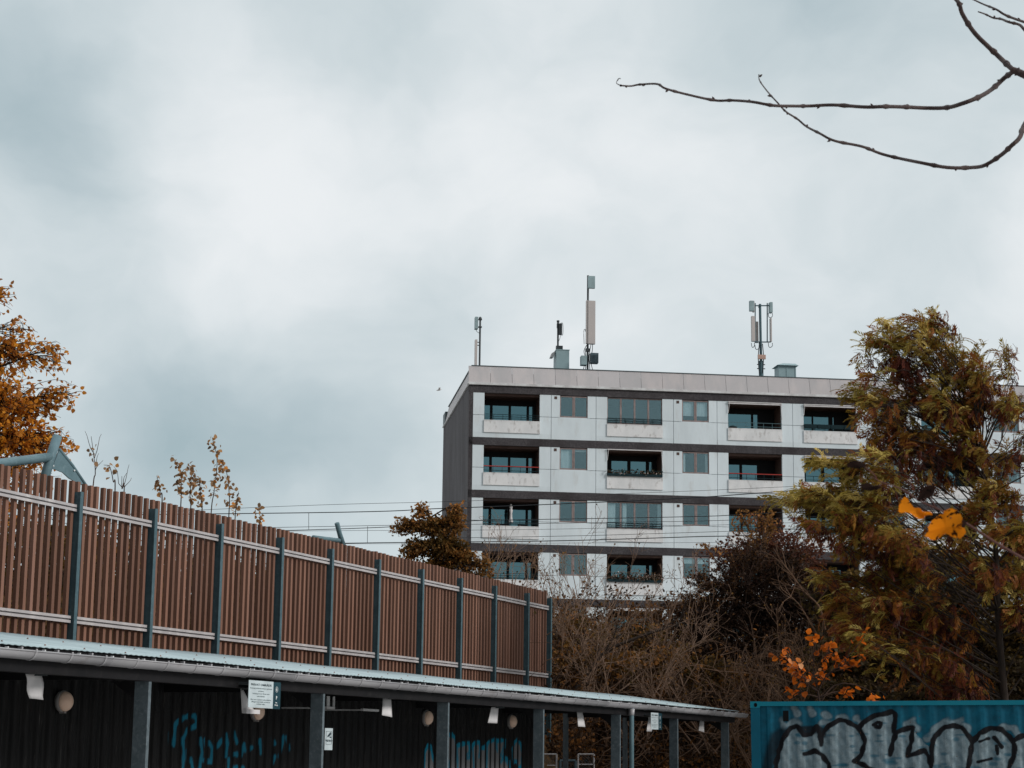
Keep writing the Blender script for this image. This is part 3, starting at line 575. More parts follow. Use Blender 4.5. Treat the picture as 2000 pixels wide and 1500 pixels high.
o = tubeframe([[(112, 853), (99, 892), (80, 960)], [(-140, 922), (96, 893)], [(116, 878), (141, 909), (172, 955)]], [(115, 880), (137, 905), (165, 950), (135, 935), (122, 923), (101, 915)], 17.3, 'large grey tube frame with triangular corner plate at the left above the fence')
bo = MB()
for x, y in ((104, 910), (145, 919)): c = onplane(x, y, FF.b, 17.28); bo.lathe(c, -FF.b, [(0, .016), (.01, .014), (.014, .004)], 8)
bo.obj('bolt', M['inkwhite'], o)
tubeframe([[(658, 1022), (664, 1045), (672, 1075)], [(612, 1050), (662, 1056)], [(664, 1035), (674, 1065)]], [(660, 1030), (672, 1060), (668, 1062), (663, 1050)], 19.0, 'small distant grey tube frame end poking above the middle of the fence', .055)

# ------------------------------------------------------------------ parking shed
NG = 10.93
S0, S1 = 13.0, 42.9
shed = thing('bike_shed', FF(30, 12, 0), 'long black open fronted shed with pale corrugated roof and grey gutter', 'shed')
# roof sheet, ribs run down the slope
ss = np.arange(S0, S1, .0253); nn = np.array([11.03, 11.6, 12.4, 13.53])
zr = 2.545+(nn-11.03)/(2.5)*.325
wav = np.sin(ss/.1016*2*math.pi)*.0035+.006*np.sin(ss*1.1)
top = np.array([[FF(s, n, z+w) for n, z in zip(nn, zr)] for s, w in zip(ss, wav)]); bot = top-[0, 0, .006]
a_, b_ = len(ss), len(nn); I1 = np.arange(a_*b_).reshape(a_, b_); I2 = I1+a_*b_
Q = [np.stack([I1[:-1, :-1], I1[1:, :-1], I1[1:, 1:], I1[:-1, 1:]], -1).reshape(-1, 4), np.stack([I2[:-1, :-1], I2[:-1, 1:], I2[1:, 1:], I2[1:, :-1]], -1).reshape(-1, 4), np.stack([I1[:-1, 0], I2[:-1, 0], I2[1:, 0], I1[1:, 0]], -1), np.stack([I1[:-1, -1], I1[1:, -1], I2[1:, -1], I2[:-1, -1]], -1), np.stack([I1[-1, :-1], I2[-1, :-1], I2[-1, 1:], I1[-1, 1:]], -1)]
rf = mesh_obj('roof', np.concatenate([top.reshape(-1, 3), bot.reshape(-1, 3)]), np.concatenate(Q), M['roof'], shed)
scw = MB()
for i in range(42):
    s = S0+.3+i*.71
    for n_, z_ in ((11.09, 2.553), (12.3, 2.71)): scw.lathe(FF(s+R.randn()*.02, n_, z_+.008), (0, 0, 1), [(0, .012), (.004, .012), (.007, .006), (.013, .006)], 6)
scw.obj('roof_screws', M['rust'], rf)['kind'] = 'stuff'
MB().box(FF, S0, S1-.02, 11.06, 11.10, 2.475, 2.525).box(FF, S0, S1-.02, 12.2, 12.3, 2.58, 2.67).box(FF, S0, S1-.02, 13.4, 13.5, 2.74, 2.83).obj('purlin', M['beam'], shed)
MB().box(FF, S0, 42.45, 11.02, 11.16, 2.285, 2.468).obj('front_beam', M['beam'], shed)
MB().box(FF, S0, 42.45, 13.36, 13.46, 2.50, 2.73).obj('rear_beam', M['beam'], shed)
PS = [14.0, 18.03, 22.15, 26.18, 30.18, 34.25, 38.0, 41.98]
for s in PS:
    MB().box(FF, s-.055, s, 11.03, 11.20, 0, 2.284).obj('post', M['shedpost'], shed)
    MB().prism([FF(s-.05, 11.2, 2.10), FF(s-.05, 11.5, 2.284), FF(s-.05, 11.2, 2.284)], [FF(s-.03, 11.2, 2.10), FF(s-.03, 11.5, 2.284), FF(s-.03, 11.2, 2.284)]).box(FF, s-.06, s-.01, 11.161, 13.36, 2.30, 2.44).obj('rafter', M['beam'], shed)
    if s > 36: MB().box(FF, s-.055, s, 13.36, 13.46, 0, 2.499).obj('post', M['shedpost'], shed)
# gutter: half round, brackets
NGc, ZGc, RG = 10.94, 2.480, .080
prof = [(RG*math.cos(t), RG*math.sin(t)) for t in np.linspace(math.pi, 2*math.pi, 14)]
def halfpipe(s0, s1, r, th, lip=True):
    m = MB(); pr1 = [((r)*math.cos(t), (r)*math.sin(t)) for t in np.linspace(math.pi, 2*math.pi, 14)]; pr2 = [((r-th)*math.cos(t), (r-th)*math.sin(t)) for t in np.linspace(2*math.pi, math.pi, 14)]
    L = pr1+pr2; m.prism([FF(s0, NGc+x, ZGc+y) for x, y in L], [FF(s1, NGc+x, ZGc+y) for x, y in L])
    if lip: m.tube([FF(s0, NGc-r, ZGc), FF(s1, NGc-r, ZGc)], .009, 6)
    return m
gm = MB(); s = S0
while s < 43.05:
    e_ = min(s+4., 43.05); h = halfpipe(s+.0005, e_-.0005, RG, .004); gm.add(h.v, h.f); s = e_
gut = gm.obj('gutter', M['gutter'], shed, False)
for p_ in gut.data.polygons: p_.use_smooth = len(p_.vertices) == 4
MB().box(FF, 43.05, 43.055, NGc-RG, NGc+RG, ZGc-.02, ZGc).obj('end_cap', M['gutter'], gut)
s = S0+.25; nb = 0
while s < 43 and nb < 99:
    h = halfpipe(s, s+.026, RG+.007, .005, False); h.box(FF, s, s+.026, NGc+RG-.005, 11.1, ZGc+.0, ZGc+.045); h.box(FF, s+.002, s+.024, NGc-RG-.012, NGc-RG-.004, ZGc-.01, ZGc+.022)
    h.obj('bracket', M['gutter'], gut); s += .60; nb += 1
cp = MB()
for s in np.arange(S0+.55, 43, .6): cp.box(FF, s, s+.02, NGc+.02, NGc+.05, ZGc+.0, ZGc+.03)
cp.obj('gutter_clips', M['ledge'], gut)['kind'] = 'stuff'
# downpipe
sd_ = 34.62; dp = MB(); dp.tube(np.array([FF(sd_, NGc, 2.44), FF(sd_, NGc, 2.30), FF(sd_, NGc, .1)]), .043, 14); dp.obj('downpipe', M['galvpipe'] if 'galvpipe' in M else M['tubegrey'], shed, True)
MB().lathe(FF(sd_, NGc, 2.28), (0, 0, 1), [(0, .048), (.03, .05), (.12, .062)], 14).obj('pipe_collar', M['gutter'], shed, True)
# back wall boards with graffiti
def dist_poly(U, Vv, pts):
    d = np.full(U.shape, 1e9)
    for (x0, y0), (x1, y1) in zip(pts[:-1], pts[1:]):
        dx, dy = x1-x0, y1-y0; t = np.clip(((U-x0)*dx+(Vv-y0)*dy)/(dx*dx+dy*dy+1e-12), 0, 1); d = np.minimum(d, np.hypot(U-x0-t*dx, Vv-y0-t*dy))
    return d
def inside(U, Vv, pts):
    r = np.zeros(U.shape, bool); n = len(pts)
    for i in range(n):
        x0, y0 = pts[i]; x1, y1 = pts[(i+1) % n]
        c = ((y0 > Vv) != (y1 > Vv)) & (U < (x1-x0)*(Vv-y0)/((y1-y0) if y1 != y0 else 1e-9)+x0); r ^= c
    return r
def layer(rgba, m, col):
    a = np.clip(m, 0, 1)[..., None]; rgba[..., :3] = rgba[..., :3]*(1-a)+np.array(col)*a; rgba[..., 3] = np.maximum(rgba[..., 3]*(1-0*a[..., 0]), a[..., 0]) if True else 0
NW = 13.33
def wallpt(px, py): P = onplane(px, py, FF.b, NW); return (P@FF.a, P[2])
def board_grid(s0, s1, z0, z1, ds, dz):
    s = [s0]
    pit, w = .235, .135
    k = math.floor(s0/pit); xs = set(np.arange(s0, s1, ds).round(4)); xs.add(s1)
    while k*pit < s1:
        for q in (k*pit, k*pit+.004, k*pit+w, k*pit+w+.004):
            if s0 < q < s1: xs.add(round(q, 4))
        k += 1
    xs = np.array(sorted(xs)); zs = np.linspace(z0, z1, int((z1-z0)/dz)+2)
    ph = xs-np.floor(xs/pit)*pit; up = (ph >= .0039) & (ph <= w+.0001)
    rel = np.where(up, -.024, 0.)
    S, Zz = np.meshgrid(xs, zs); Nn = NW+np.broadcast_to(rel, S.shape)
    V = S[..., None]*FF.a+Nn[..., None]*FF.b+Zz[..., None]*FF.z; I = np.arange(S.size).reshape(S.shape)
    return S, Zz, up, V.reshape(-1, 3), np.stack([I[:-1, :-1], I[:-1, 1:], I[1:, 1:], I[1:, :-1]], -1).reshape(-1, 4)
GA = [[(280, 510), (300, 280), (340, 220), (440, 175), (530, 175), (568, 230), (540, 290), (430, 350), (390, 450), (400, 600), (390, 790), (420, 980)], [(440, 580), (450, 700)], [(480, 690), (505, 800), (560, 960)], [(600, 450), (620, 600), (590, 788), (560, 960)], [(650, 450), (660, 530)], [(700, 490), (732, 560), (720, 720), (640, 700)], [(790, 540), (850, 460)], [(905, 400), (920, 500), (905, 630)], [(1000, 370), (1025, 480)], [(985, 620), (1030, 620)],
      [(1075, 640), (1115, 520), (1130, 580)], [(1160, 570), (1210, 550)], [(1270, 500), (1300, 460), (1310, 600)], [(1450, 430), (1480, 500)], [(1440, 790), (1480, 650)], [(1530, 640), (1548, 600), (1578, 420)], [(1612, 420), (1650, 560)], [(930, 690), (925, 790)], [(975, 780), (1110, 790)], [(235, 380), (240, 500)]]
GBf = [[(190, 1000), (200, 680), (240, 570), (285, 570), (300, 660), (340, 800), (340, 1000)], [(395, 1000), (395, 470), (590, 400), (640, 460), (660, 560), (680, 560), (740, 540), (840, 520), (855, 700), (890, 560), (930, 520), (990, 510), (1000, 600), (1060, 600), (1090, 560), (1130, 510), (1190, 490), (1230, 470), (1250, 500), (1280, 490), (1370, 490), (1360, 600), (1330, 740), (1370, 740), (1430, 800), (1440, 1000)],
       [(1480, 800), (1470, 620), (1500, 520), (1540, 480), (1590, 540), (1612, 680), (1600, 860), (1570, 880), (1530, 800)]]
GBl = [[(670, 560), (680, 1000)], [(850, 640), (800, 730), (840, 740)], [(895, 570), (920, 1000)], [(1000, 610), (985, 720)], [(1105, 560), (1095, 1000)], [(1235, 480), (1250, 640)], [(1350, 560), (1310, 700)], [(530, 1000), (560, 800)], [(1310, 800), (1350, 740), (1420, 860)]]
S_, Z2, up, V, Q = board_grid(21.4, 36.0, 1.0, 2.06, .022, .022)
rgba = np.zeros(S_.shape+(4,)); wob = .006*np.sin(S_*37)+.006*np.sin(Z2*29)
teal = (.004, .24, .38)
cA = lambda L: [wallpt(290+x*.165, 1370+y*.165) for x, y in L]; cB = lambda L: [wallpt(800+x*.135, 1380+y*.135) for x, y in L]
seen = np.where(up, 1., .10)[None, :]
for L in GA: layer(rgba, (1-smooth((dist_poly(S_, Z2, cA(L))+wob-.028)/.03))*.85*seen, teal)
for L in GBf:
    P = cB(L); layer(rgba, inside(S_, Z2, P)*.9*seen, (.26, .26, .27)); layer(rgba, (1-smooth((dist_poly(S_, Z2, P+[P[0]])+wob-.03)/.025))*seen, teal)
for L in GBl: layer(rgba, (1-smooth((dist_poly(S_, Z2, cB(L))+wob-.025)/.03))*.8*seen, teal)
M['boards'] = paintmat('black_tarred_boards', (.004, .004, .0045), (.017, .016, .016), .5, 3, (6, 6, .5), third=(.10, .095, .09), tscale=5, tlo=.60, thi=.80)
MB().box(FF, 13.0, 36.0, NW+.01, NW+.03, 0, 2.5).obj('wall_backing', M['black'], shed)
wl = mesh_obj('board_wall', V, Q, M['boards'], shed, attr={'paint': rgba.reshape(-1, 4)})
for (a, b, c, d_, dz) in ((13.0, 21.4, 0, 2.5, 1.), (21.4, 36.0, 2.06, 2.5, 1.), (21.4, 36.0, 0, 1.0, 1.)):
    A_ = board_grid(a, b, c, d_, 5., dz); mesh_obj('board_wall', A_[3], A_[4], M['boards'], shed, attr={'paint': np.zeros((len(A_[3]), 4))})
MB().box(FF, 35.99, 36.05, NW-.05, NW+.05, 0, 2.5).obj('wall_end_trim', M['beam'], shed)
# bulkhead lamps
LW = ['leftmost', 'second from left', 'third from left', 'rightmost']
lampkeep = None
for i, (px, py) in enumerate(((126, 1370), (503, 1390), (835, 1402), (1000, 1409))):
    c = onplane(px, py, FF.b, NW-.08)
    if lampkeep is None:
        o = thing('bulkhead_lamp', c, '', 'wall lamp', 'round peach wall lamps on the black boards')
        MB().lathe(c+FF.b*.055, -FF.b, [(0, .125), (.05, .13), (.055, .12)], 24).obj('base', M['lampbase'], o, True)
        MB().lathe(c+FF.b*.002, -FF.b, [(0, .118), (.02, .117), (.05, .105), (.075, .08), (.092, .045), (.097, .01)], 24).obj('cover', M['lampglass'], o, True)
        MB().box(FF, c@FF.a-.02, c@FF.a+.02, c@FF.b-.02, c@FF.b+.05, c[2]-.14, c[2]-.118).obj('clip', M['lampbase'], o)
        lampkeep = o
    else: o = copy_tree(lampkeep); o.location = tuple(c)
    o['label'] = LW[i]+' of four peach wall lamps, ' + ['left of the first post', 'half behind the parking sign', 'left of the third post', 'above the grey graffiti'][i]
# hanging white plates
def lab_plate(i): return ['crumpled white plate hanging tilted from the beam at far left', 'white bent plate hanging behind the large parking sign', 'curved white plate tilted right beside the short lamp arm', 'white plate hanging straight left of the rightmost lamp', 'white plate hanging in the first bay without a wall, left of the downpipe', 'white plate mostly hidden behind the small far parking sign', 'small white tilted plate in the last shed bay'][i]
PL = [[(50, 1316), (83, 1317), (94, 1367), (65, 1364)], [(470, 1345), (474, 1345), (499, 1392), (473, 1393)], [(748, 1363), (764, 1364), (757, 1401), (737, 1397)], [(960, 1381), (974, 1381), (976, 1413), (957.5, 1412)], [(1127, 1389), (1138, 1390), (1138, 1420), (1124, 1419)], [(1268, 1392), (1281, 1393), (1273, 1429), (1263, 1428.5)], [(1367, 1407), (1375, 1408), (1371, 1430.5), (1360, 1427)]]
for i, L in enumerate(PL):
    n_ = 11.30; P = [onplane(x, y, FF.b, n_) for x, y in L]
    tilt = [-.05, 0, .07, -.04, .05, 0, .05][i]
    P[2] = P[2]-FF.b*tilt; P[3] = P[3]-FF.b*tilt
    o = thing('hanging_plate', (P[0]+P[1])/2, lab_plate(i), 'hanging plate', 'white plates hanging under the shed beam')
    g = 6; V = []; Fc = []
    for a in range(g+1):
        for b in range(g+1):
            u, v = b/g, a/g; p = (P[0]*(1-u)+P[1]*u)*(1-v)+(P[3]*(1-u)+P[2]*u)*v
            p = p-FF.b*(.012*math.sin(u*math.pi)+ (.010*math.sin(v*7+i+u*5) if i == 0 else 0)); V.append(p)
    nV = len(V); V += [p+FF.b*.003 for p in V]
    for a in range(g):
        for b in range(g):
            q = a*(g+1)+b; Fc += [(q, q+1, q+g+2, q+g+1), (nV+q, nV+q+g+1, nV+q+g+2, nV+q+1)]
    per = [b for b in range(g+1)]+[a*(g+1)+g for a in range(1, g+1)]+[g*(g+1)+b for b in range(g-1, -1, -1)]+[a*(g+1) for a in range(g-1, 0, -1)]
    Fc += [(per[j], nV+per[j], nV+per[(j+1) % len(per)], per[(j+1) % len(per)]) for j in range(len(per))]
    mesh_obj('plate', V, Fc, M['white'], o, True)
    MB().box(FF, ((P[0]+P[1])/2)@FF.a-.01, ((P[0]+P[1])/2)@FF.a+.01, 11.15, n_+.01, P[0][2]-.015, P[0][2]+.01).obj('hook', M['steel'], o)
    if i == 1: q0 = onplane(473, 1385, FF.b, n_); q1 = onplane(499, 1393, FF.b, n_); MB().box(FF, q0@FF.a, q1@FF.a, n_-.06, n_-.015, q1[2]-.01, q0[2]).obj('flange', M['white'], o)
# little arms on the wall
for (x0, x1, y, lb) in ((636, 652, 1381.5, 'short white bracket arm just right of the second visible post'), (707, 738, 1385.5, 'thin white bracket arm ending at the curved plate')):
    a = onplane(x0, y, FF.b, 12.6); b = onplane(x1, y, FF.b, 12.6); o = thing('bracket_arm', b, lb, 'bracket')
    MB().box(FF, a@FF.a, b@FF.a, 12.58, 12.62, a[2]-.022, a[2]+.012).obj('arm', M['ledge'], o)
    mm = MB().box(FF, a@FF.a, a@FF.a+.025, 12.62, 13.31, a[2]-.02, a[2]+.0)
    if x0 == 636:
        mm.box(FF, a@FF.a+.02, a@FF.a+.10, 12.585, 12.6, a[2]+.012, a[2]+.16); mm.box(FF, b@FF.a-.05, b@FF.a, 12.585, 12.6, a[2]+.012, a[2]+.16)
    mm.obj('stay', M['ledge'], o)

# ------------------------------------------------------------------ signs
def text_mesh(txt, size):
    cu = bpy.data.curves.new('t', 'FONT'); cu.body = txt; cu.size = size; cu.align_x = 'CENTER'; cu.align_y = 'CENTER'; cu.resolution_u = 2; cu.offset = size*.022
    ob = bpy.data.objects.new('t', cu); sc.collection.objects.link(ob); bpy.context.view_layer.update()
    me = bpy.data.meshes.new_from_object(ob.evaluated_get(bpy.context.evaluated_depsgraph_get()))
    V = np.array([v.co[:] for v in me.vertices]); Fc = [tuple(p.vertices) for p in me.polygons]
    bpy.data.objects.remove(ob); bpy.data.curves.remove(cu); bpy.data.meshes.remove(me); return V, Fc
def put_text(mb, fr, n, cx, cz, txt, size, shear=0, sx=1):
    V, Fc = text_mesh(txt, size)
    if len(V): mb.add([fr(cx+v[0]*sx, n, cz+v[1]) for v in V], Fc)
def parking_sign(px0, py0, px1, py1, px2, n, label):
    a = onplane(px0, py0, FF.b, n); b = onplane(px1, py1, FF.b, n); c = onplane(px2, (py0+py1)/2, FF.b, n)
    s0, s1, s2 = a@FF.a, b@FF.a, c@FF.a; z1, z0 = a[2], b[2]
    # same true size for both boards
    o = thing('parking_sign', (a+b)/2, label, 'sign', 'private area parking signs under the gutter')
    W = s1-s0; H = z1-z0; W2 = s2-s1
    MB().box(FF, s0, s1, n, n+.006, z0, z1).obj('white_board', M['signwhite'], o)
    MB().box(FF, s1, s2, n+.001, n+.006, z0-.002, z1-.002).obj('dark_board', M['signdark'], o)
    MB().box(FF, s0+.05, s2-.05, n+.007, 11.02, z1-.05, z1-.02).obj('mounting_strip', M['steel'], o)
    t = MB(); m = (s0+s1)/2
    put_text(t, FF, n-.002, m, z1-.155*H, 'PRIVAT OMRÅDE', .105*H, sx=1.05*W/H*1.0)
    t.obj('print', M['ink'], o)
    t = MB()
    for fz, tx in ((.285, 'Parkering forbeholdt beboere og kunder'), (.385, 'på båsene.'), (.48, 'Parkering ud over 20 min. samt'), (.575, 'uden tilladelse'), (.70, 'Biler, som er parkeret uden tilladelse,'), (.78, 'pålægges kontrolafgift ved brud på'), (.86, 'områdets regler.')): put_text(t, FF, n-.002, m, z1-fz*H, tx, .062*H, sx=.88*W/H)
    t.obj('small_print', M['inkgrey'], o)
    t = MB(); m = s1+W2*.45
    put_text(t, FF, n-.002, m, z1-.60*H, 'P', .19*H); put_text(t, FF, n-.002, m, z1-.77*H, 'max.', .075*H, sx=1.2); put_text(t, FF, n-.002, m, z1-.865*H, '20 min.', .085*H, sx=1.1)
    # ringed drop mark
    k = 20; r0, r1 = .105*H, .092*H; cz = z1-.28*H
    V = [FF(m+r*math.cos(2*math.pi*i/k), n-.002, cz+r*math.sin(2*math.pi*i/k)) for r in (r0, r1) for i in range(k)]; t.add(V, [(i, (i+1) % k, k+(i+1) % k, k+i) for i in range(k)])
    d = [(0, .075), (.02, .03), (.035, -.01), (.03, -.04), (0, -.055), (-.03, -.04), (-.035, -.01), (-.02, .03)]; t.add([FF(m+x*H, n-.002, cz+y*H) for x, y in d], [tuple(range(8))])
    t.obj('symbols', M['inkwhite'], o)
parking_sign(486.5, 1328, 532.5, 1384, 548, 10.86, 'large white and dark teal private parking sign hanging from the gutter near the left')
parking_sign(1271.5, 1391.5, 1286, 1425, 1293, 10.86, 'small looking far parking sign right of the downpipe')
# video sign
nS = 11.33; a = onplane(635, 1422, FF.b, nS); b = onplane(649, 1465, FF.b, nS); s0, s1, z1, z0 = a@FF.a, b@FF.a, a[2], b[2]; H = z1-z0; W = s1-s0
o = thing('camera_sign', (a+b)/2, 'narrow white video surveillance sign beside the second visible shed post', 'sign')
MB().box(FF, s0, s1, nS, nS+.006, z0, z1).obj('board', M['signwhite'], o)
MB().box(FF, s0-.12, s0+.02, nS+.007, nS+.03, z1-.1, z1-.07).obj('bracket', M['steel'], o)
t = MB(); m = (s0+s1)/2
for q in ((.14, .16, .10, .46), (.84, .86, .10, .46)): t.box(FF, s0+W*q[0], s0+W*q[1], nS-.003, nS-.001, z1-H*.74, z1-H*.14)
t.box(FF, s0+W*.16, s0+W*.84, nS-.003, nS-.001, z1-H*.15, z1-H*.14); t.box(FF, s0+W*.16, s0+W*.84, nS-.003, nS-.001, z1-H*.745, z1-H*.735)
t.add([FF(s0+W*x, nS-.003, z1-H*y) for x, y in ((.3, .36), (.68, .17), (.78, .24), (.72, .32), (.36, .42))], [(0, 1, 2, 3, 4)]); t.add([FF(s0+W*x, nS-.003, z1-H*y) for x, y in ((.6, .36), (.8, .40), (.8, .44), (.6, .44))], [(0, 1, 2, 3)])
put_text(t, FF, nS-.003, m, z1-.58*H, 'VIDEO', .13*H, sx=.9*W/H*2.6); t.obj('print', M['ink'], o)

# ------------------------------------------------------------------ container
c0 = atY(1465, 1370, 36.1); c1 = atY(2000, 1367, 34.7)
ca = (c1-c0)/np.linalg.norm(c1-c0); cb_ = np.cross([0, 0, 1.], ca); cb_ /= np.linalg.norm(cb_); CF = Fr(ca, cb_, c0)      # origin top left corner
con = thing('shipping_container', c0-[0, 0, c0[2]], 'blue steel shipping container covered in silver and black graffiti', 'container')
LC, HC, WC = 6.06, c0[2], 2.44
def cs(mbx, a, b, c, d, e_, f): mbx.box(CF, a, b, c, d, e_, f)
p = MB(); cs(p, .178, LC-.178, 0.0, .06, -.085, -.004); p.obj('top_rail', M['bluelit'], con)
p = MB(); cs(p, .178, LC-.178, 0.0, .06, -HC, -HC+.16); p.obj('bottom_rail', M['blue'], con)
for a in (0, LC-.178):
    p = MB(); cs(p, a+.005, a+.173, .005, .16, -HC+.12, -.118); p.obj('corner_post', M['blue'], con)
    for z in (-.118, -HC):
        p = MB(); cs(p, a, a+.178, 0, .162, z, z+.118); q = p.obj('corner_casting', M['bluelit'], con)
        if z > -1: MB().lathe(CF(a+.10, -.002, z+.062), -cb_, [(0, .03), (.001, .03)], 12).lathe(CF(a+.10, -.002, z+.045), -cb_, [(0, .03), (.001, .03)], 12).obj('casting_hole', M['black'], q)
p = MB(); cs(p, .02, .05, .16, WC, -HC, -.03); cs(p, LC-.05, LC-.02, .16, WC, -HC, -.03); cs(p, .05, LC-.05, WC-.04, WC, -HC, -.03); p.obj('end_walls', M['blue'], con)
p = MB(); cs(p, .05, LC-.05, .06, WC-.04, -.05, -.02); p.obj('roof', M['blue'], con)
p = MB(); cs(p, .60, .70, .004, .02, -.36, -.17); p.obj('vent', M['black'], con)
# corrugated side with paint
xs = np.arange(.173, LC-.17, .0145); ph = ((xs-.30) % .293)/.293
prof_ = np.where(ph < .25, 0, np.where(ph < .5, (ph-.25)/.25, np.where(ph < .75, 1, 1-(ph-.75)/.25)))*.036
prof_ = np.where(xs < .30, .03, prof_)
zs = -np.concatenate([np.linspace(.085, 1.35, 92), [1.8, HC-.16]]); U_, Wz = np.meshgrid(xs, zs)
V = CF.o+U_[..., None]*CF.a+(prof_[None, :]+.012+0*U_)[..., None]*CF.b+Wz[..., None]*CF.z; I = np.arange(U_.size).reshape(U_.shape); Q = np.stack([I[:-1, :-1], I[1:, :-1], I[1:, 1:], I[:-1, 1:]], -1).reshape(-1, 4)[:, ::-1]
def cpt(x, y):
    P = onplane(1420+x/3.448, 1350+y/3.448, CF.b, CF.o@CF.b)-CF.o; return (P@CF.a, P@CF.z)
sil = (.27, .335, .36); blk = (.006, .006, .008)
def ext(L): return [cpt(x, y) for x, y in L]
FILL = [[(320, 700), (325, 500), (345, 400), (385, 310), (430, 255), (465, 235), (490, 265), (515, 292), (560, 290), (585, 260), (605, 240), (628, 290), (660, 250), (720, 205), (800, 198), (870, 235), (920, 300), (885, 240), (910, 210), (1000, 165), (1110, 135), (1130, 150), (1130, 280), (1190, 255), (1255, 245), (1290, 300), (1330, 340), (1365, 370), (1400, 300), (1470, 240), (1520, 228), (1580, 245), (1630, 310), (1650, 350), (1700, 280), (1780, 250), (1850, 260), (1900, 300), (1938, 345), (1990, 295), (2100, 290), (2300, 380), (2300, 700)]]
SPRAY = [[(430, 215), (480, 205)], [(640, 215), (690, 205)], [(750, 185), (800, 185)], [(1200, 215), (1250, 200), (1275, 260)], [(1340, 330), (1390, 260), (1460, 210), (1580, 205), (1620, 260)], [(1860, 245), (1920, 250), (1970, 300)], [(440, 115), (475, 150)], [(550, 120), (578, 150)], [(650, 150), (690, 180)], [(870, 190), (905, 215)], [(370, 205), (378, 230)]]
LINE = [[(322, 700), (330, 480), (345, 400), (385, 300), (430, 250), (465, 233), (492, 262), (515, 290), (560, 290), (582, 262), (605, 240), (628, 290), (632, 360)], [(632, 300), (680, 230), (750, 198), (800, 198), (870, 238), (912, 290), (926, 350), (905, 430), (860, 475), (920, 498), (980, 530), (1010, 620)], [(520, 425), (590, 403), (640, 430), (680, 490), (695, 560), (690, 700)],
        [(885, 245), (912, 210), (1000, 165), (1110, 135), (1132, 150), (1122, 270)], [(1190, 260), (1140, 280), (1118, 330), (1098, 425)], [(1140, 275), (1190, 258), (1252, 245), (1240, 340), (1215, 437), (1330, 400), (1362, 450), (1378, 540), (1370, 700)], [(1378, 500), (1374, 380), (1400, 300), (1470, 242), (1520, 230), (1580, 246), (1630, 310), (1650, 355), (1640, 430), (1615, 540), (1620, 700)],
        [(1650, 350), (1700, 282), (1780, 250), (1850, 260), (1902, 300), (1936, 360), (1930, 440), (1890, 540), (1880, 700)], [(1938, 330), (1990, 295), (2100, 285), (2200, 340)], [(1700, 340), (1760, 320)], [(1690, 480), (1780, 450)], [(1800, 310), (1850, 370)], [(1812, 370), (1820, 420)], [(980, 225), (1010, 205), (1040, 215), (1030, 245), (1000, 240)]]
rgba = np.zeros(U_.shape+(4,)); wob = .008*np.sin(U_*23+3*np.sin(Wz*9))+.006*np.sin(Wz*31)
rn = R.rand(*U_.shape)
face = np.where(prof_ < .018, 1., .86)[None, :]
for L in FILL: layer(rgba, inside(U_+wob, Wz+wob, ext(L))*(.86+.12*np.sin(U_*41+Wz*17)*np.sin(Wz*11))*face, sil)
for L in SPRAY: layer(rgba, (1-smooth((dist_poly(U_, Wz, ext(L))+wob*2-.03)/.07))*.75, sil)
for k in range(60):                                              # worn patches where blue shows through
    x = .6+R.rand()*4.6; z = -.3-R.rand()*1.; m_ = (1-smooth((np.hypot((U_-x)/(.05+R.rand()*.1), (Wz-z)/(.015+R.rand()*.04))-.5)/.6))*.6; rgba[..., 3] *= (1-m_)
lastW = [.036]*9+[.014, .014, .03, .02, .02]
for L, w in zip(LINE, lastW): layer(rgba, 1-smooth((dist_poly(U_, Wz, ext(L))+wob-w-.004)/.012), blk)
layer(rgba, (1-smooth((dist_poly(U_, Wz, ext([(255, 700), (270, 520), (300, 400), (330, 310), (375, 280)]))-.06)/.1))*.8, blk)
layer(rgba, (1-smooth((dist_poly(U_, Wz, ext([(500, 262), (620, 258), (640, 290)]))-.05)/.05))*.9, blk)
rgba[..., :3] *= (.9+.2*rn[..., None])
M['bluepaint'] = paintmat('graffiti_painted_blue_steel', (.004, .098, .155), (.003, .07, .115), .45, 1.6, wear=.3)
mesh_obj('side_panel', V.reshape(-1, 3), Q, M['bluepaint'], con, attr={'paint': rgba.reshape(-1, 4)})

# ------------------------------------------------------------------ small mesh gate beyond the shed
def mesh_gate():
    Y = 46.; P = lambda x, y: atY(x, y, Y)
    o = thing('mesh_gate', P(1110, 1490)*[1, 1, 0], 'low galvanised wire mesh gate seen through the open shed bay', 'gate')
    def fr_(nm, x0, x1, y0, r=.022, mid=None):
        a = P(x0, y0); b = P(x1, y0); m = MB(); m.tube([a, b], r, 6); m.tube([a*[1, 1, 0], a], r*1.3, 6); m.tube([b*[1, 1, 0], b], r*1.3, 6)
        if mid: c = P(x0, mid); d = P(x1, mid); m.tube([c, d], r*.8, 6)
        m.obj(nm, M['alu'] if nm == 'side_panel' else M['galv'], o)
        w = MB(); z = a[2]; k = 0
        L = b[0]-a[0]; H = z
        for i in np.arange(-H, L, .07):
            for sg in (1, -1):
                t0, t1 = max(0, -i), min(H, L-i)
                if t1 > t0: q0 = a[0]+i+t0; q1 = a[0]+i+t1; za, zb = (t0, t1) if sg == 1 else (H-t0, H-t1); w.tube([(q0, Y, za), (q1, Y, zb)], .0025, 3, False)
        w.obj('wire_mesh', M['galv'], o)
    fr_('side_panel', 1060, 1087, 1473, .018, 1495); fr_('gate_leaf', 1094, 1124, 1485.5, .03); fr_('side_panel', 1129, 1160, 1473, .018, 1493)
mesh_gate()

